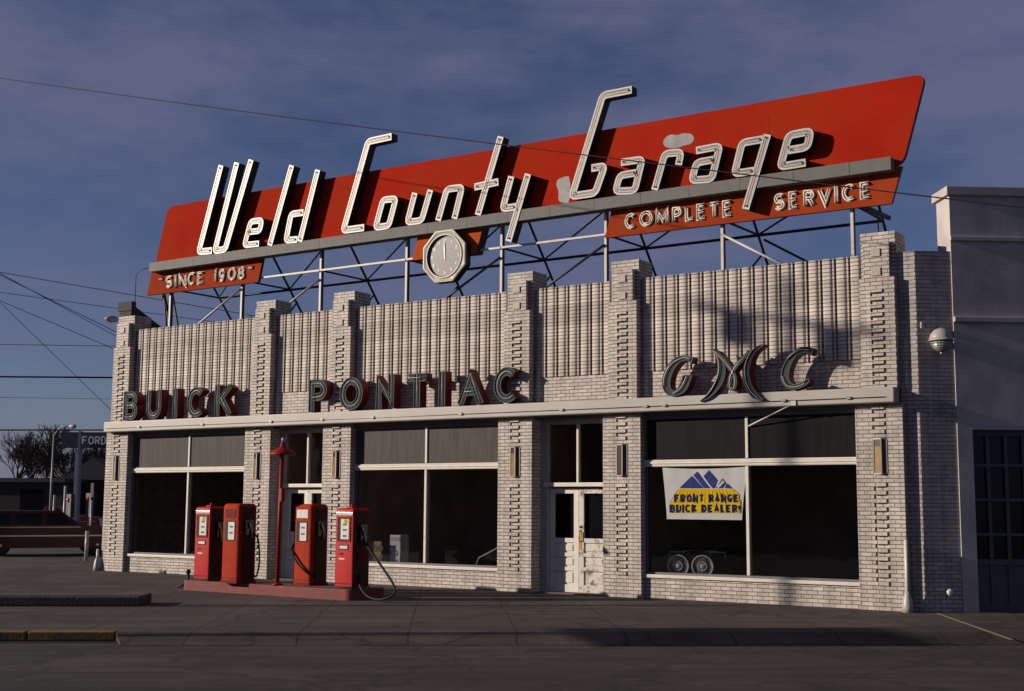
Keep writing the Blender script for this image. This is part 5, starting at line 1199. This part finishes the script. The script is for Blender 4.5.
# far buildings
def far_building(label, pxa, pxb, pytop, dist, m, depth=10, gable=False):
    p, q = at_dist(pxa, 500, dist), at_dist(pxb, 500, dist); zt = at_dist((pxa+pxb)/2, pytop, dist).z
    t = thing('far_building', label, 'building', ((p.x+q.x)/2, (p.y+q.y)/2, 0), 'low buildings across the side street')
    mb = MB(); vbox(mb, p, q, 0, zt, depth); mb.build('wall', M[m], t)
    d = Vector((q.x-p.x, q.y-p.y, 0)); L_ = d.length; d.normalize(); nb = Vector((-d.y, d.x, 0)); p = Vector((p.x, p.y, 0))
    mb = MB(); mb.obox(p-d*0.2-nb*0.2+Vector((0,0,zt+0.002)), d*(L_+0.4), nb*(depth+0.4), (0,0,0.25)); rf = mb.build('roof', M['roof'], t)
    n = max(2, int(L_/2.6))
    for k in range(n):
        o = p+d*(L_*(k+0.5)/n-0.7)-nb*0.03+Vector((0,0,0.9)); mb = MB(); mb.obox(o, d*1.4, nb*0.028, (0,0,min(1.5, zt-1.3))); mb.build('window', M['carglass'], t)
    if gable:
        c = p+d*L_*0.45; mb = MB(); h_ = at_dist(0, pytop-9, dist).z-at_dist(0, pytop, dist).z
        A = [c-d*1.6, c+d*1.6, c+d*0]; z0 = Vector((0,0,zt+0.253)); mb.face([A[0]+z0, A[1]+z0, c+z0+Vector((0,0,1.2))]); mb.face([A[1]+z0+nb*4, A[0]+z0+nb*4, c+z0+nb*4+Vector((0,0,1.2))])
        mb.face([A[1]+z0, A[1]+z0+nb*4, c+z0+nb*4+Vector((0,0,1.2)), c+z0+Vector((0,0,1.2))]); mb.face([A[0]+z0+nb*4, A[0]+z0, c+z0+Vector((0,0,1.2)), c+z0+nb*4+Vector((0,0,1.2))]); mb.build('gable', M['roof'], rf)
far_building('dark low flat roofed shop behind the maroon wagon', -60, 62, 482, 80, 'farwall', 12)
far_building('dark brick low shop with a small gable beneath the pylon sign', 63, 125, 480, 84, 'farbrick', 12, True)
def street_building(label, c, width, hgt, m):
    t = thing('shop_building', label, 'building', tuple(c), 'buildings across the street behind the viewer')
    f = (Vector((-16, 0, 0))-Vector((c[0], c[1], 0))).normalized(); f = Vector((0.63, 0.777, 0)); d = Vector((f.y, -f.x, 0)); c = Vector(c)
    mb = MB(); mb.obox(c-d*width/2, d*width, -f*10, (0,0,hgt)); mb.build('wall', M[m], t)
    mb = MB(); mb.obox(c-d*(width/2+0.15)+f*0.15+Vector((0,0,hgt+0.002)), d*(width+0.3), -f*10.3, (0,0,0.4)); mb.build('cornice', M['darkwall'], t)
    n = int(width/3)
    for k in range(n):
        o = c-d*width/2+d*(width*(k+0.5)/n-1.1)+f*0.02; mb = MB(); mb.obox(o+Vector((0,0,0.6)), d*2.2, f*0.03, (0,0,2.0)); w_ = mb.build('window', M['carglass'], t)
        mb = MB(); mb.obox(o+d*1.07+f*0.031+Vector((0,0,0.6)), d*0.06, f*0.02, (0,0,2.0)); mb.build('mullion', M['ltgrey'], w_)
for lab, s_, wd_, hh, mm in (('long dark brick store row across the street', -22, 20, 7.2, 'farbrick'), ('dark plastered shop across the street with a plain cornice', -1, 20, 6.4, 'farwall'), ('tall brick corner store across the street', 20, 20, 7.6, 'farbrick')):
    c = Vector((-40, -36, -0.12))+Vector((0.777, -0.63, 0))*s_; street_building(lab, tuple(c), wd_, hh, mm)
# bare trees
def bare_tree(px, dist, hgt, label, seed):
    rnd = random.Random(seed); b = at_dist(px, 510, dist); b.z = 0
    t = thing('bare_tree', label, 'tree', tuple(b), 'bare winter trees behind the pylon sign')
    tr, cr_ = MB(), MB()
    def grow(p, d, l, r, lev):
        segs = 3; q = p; pts_ = [p]
        for _ in range(segs):
            d = (d+Vector((rnd.uniform(-.18,.18), rnd.uniform(-.18,.18), rnd.uniform(-.05,.14)))).normalized(); q = q+d*(l/segs); pts_.append(q)
        (tr if lev == 0 else cr_).tube(pts_, r, 6 if lev < 2 else 3, 0, False, r*0.6)
        if lev >= 6: return
        for k in range(rnd.choice((3, 3, 4)) if lev < 4 else 3):
            a = rnd.uniform(0, 6.28); s_ = d.orthogonal().normalized(); u_ = d.cross(s_); sp = rnd.uniform(0.35, 0.75)
            nd = (d+(s_*math.cos(a)+u_*math.sin(a))*sp+Vector((0,0,0.08))).normalized(); st_ = pts_[-1] if k < 2 else pts_[-2]
            grow(st_, nd, l*rnd.uniform(0.62, 0.8), max(r*0.60, 0.018), lev+1)
    grow(b, Vector((0,0,1)), hgt*0.27, hgt*0.022, 0)
    tr.build('trunk', M['bark'], t, merge=False); cr_.build('crown', M['bark'], t, merge=False)
bare_tree(50, 92, 8.5, 'bare tree at the far left behind the slim street light', 3)
bare_tree(66, 100, 8.0, 'bare tree left of the pylon sign post', 5)
bare_tree(97, 96, 7.6, 'bare tree between the pylon post and the building edge', 8)
bare_tree(33, 88, 8.0, 'bare tree just left of the slim street light', 21)
bare_tree(84, 90, 6.5, 'low bare tree right under the pylon sign', 27)
bare_tree(8, 96, 9.0, 'bare tree outside the street light at the picture\'s left edge', 11)
bare_tree(116, 104, 8.0, 'bare tree half hidden behind the building\'s left pier', 13)

# ================================================================== WIRES
def wire(a, b, r, sag, label, group=None):
    mb = MB(); n = 24; mb.tube([a+(b-a)*(k/n)+Vector((0,0,-sag*4*(k/n)*(1-k/n))) for k in range(n+1)], r, 5)
    return tag(mb.build('overhead_wire', M['black']), label, 'wire', group)
A0, A1 = at(-120, 60.5, -3.0), at(1120, 219, -3.0)
wire(A0, A1, 0.0105, 0.10, 'long overhead wire sloping across the whole sky in front of the red sign')
WG = 'background wires left of the garage'
def bwire(x0, y0, x1, y1, dist, r, label):
    k = (y1-y0)/(x1-x0); wire(at_dist(-900, y0+k*(-900-x0), dist), at_dist(330, y0+k*(330-x0), dist+0.5), r, 0.0, label, WG)
bwire(45, 280, 153, 298.5, 45, 0.012, 'topmost thin wire sloping down to the sign\'s left end')
bwire(45, 298.5, 111, 307.6, 46, 0.010, 'second thin wire from the top left of the corner pier')
bwire(41, 295, 114, 331, 47, 0.014, 'upper of two close wires sloping steeply to the corner pier')
bwire(41, 295.5, 114, 335, 48, 0.012, 'lower of two close wires sloping steeply to the corner pier')
bwire(41, 318, 112, 348, 49, 0.012, 'single wire sloping down to the middle of the corner pier')
bwire(41, 345, 111, 346, 50, 0.012, 'level thin wire above the thick level cable')
bwire(41, 377, 110, 377.5, 51, 0.035, 'thick level cable crossing the sky left of the corner pier')
bwire(45, 346, 109, 408, 52, 0.012, 'steep diagonal wire crossing below the thick level cable')
bwire(41, 398, 110, 399, 53, 0.008, 'faint level wire below the thick cable')
bwire(41, 430, 105, 430, 54, 0.03, 'lowest level cable just above the pylon sign')

# things outside the picture on the left whose shadows fall on the forecourt and the wall
def off_pole(shx, L, hgt, label):
    x = at(shx, 580, 0.0).x; p = Vector((x-L*math.sin(SUN_AZ), -L*math.cos(SUN_AZ), -0.12)); t = thing('utility_pole', label, 'pole', tuple(p))
    mb = MB(); mb.tube([p, p+Vector((0,0,hgt))], 0.11, 10, r2=0.07); mb.build('pole', M['timber'], t)
    c = p+Vector((0,0,hgt-0.9)); ax = Vector((math.cos(SUN_AZ), -math.sin(SUN_AZ), 0))
    mb = MB(); mb.obox(c-ax*1.25+Vector((0,-0.06,0)), ax*2.5, (0.06,0.08,0), (0,0,0.12)); mb.build('crossarm', M['timber'], t)
    for s_ in (-0.62, 0.55): mb = MB(); mb.lathe([(0.2,-0.65),(0.24,-0.6),(0.24,-0.15),(0.12,-0.05)], c+ax*s_+Vector((0,0,0.1)), 14); mb.build('transformer', M['ltgrey'], t)
    return p
p = off_pole(778, 30, 15.0, 'tall timber utility pole with two transformers beyond the picture\'s left edge')
gs = on_ground(700, 632); Ls = 20.0
bp = Vector((gs.x-Ls*math.sin(SUN_AZ), gs.y-Ls*math.cos(SUN_AZ), 0))
t = thing('board_sign', 'blank grey board sign on a steel post beyond the picture\'s left edge', 'sign', tuple(bp))
ax = Vector((math.cos(SUN_AZ), -math.sin(SUN_AZ), 0))
mb = MB(); mb.tube([bp, bp+Vector((0,0,6.7))], 0.05, 8); mb.build('post', M['steel_dark'], t)
mb = MB(); mb.obox(bp-ax*0.65+Vector((0,-0.08,5.3)), ax*1.3, (0.03,0.04,0), (0,0,1.45)); mb.build('panel', M['ltgrey'], t, bevel=0.02)
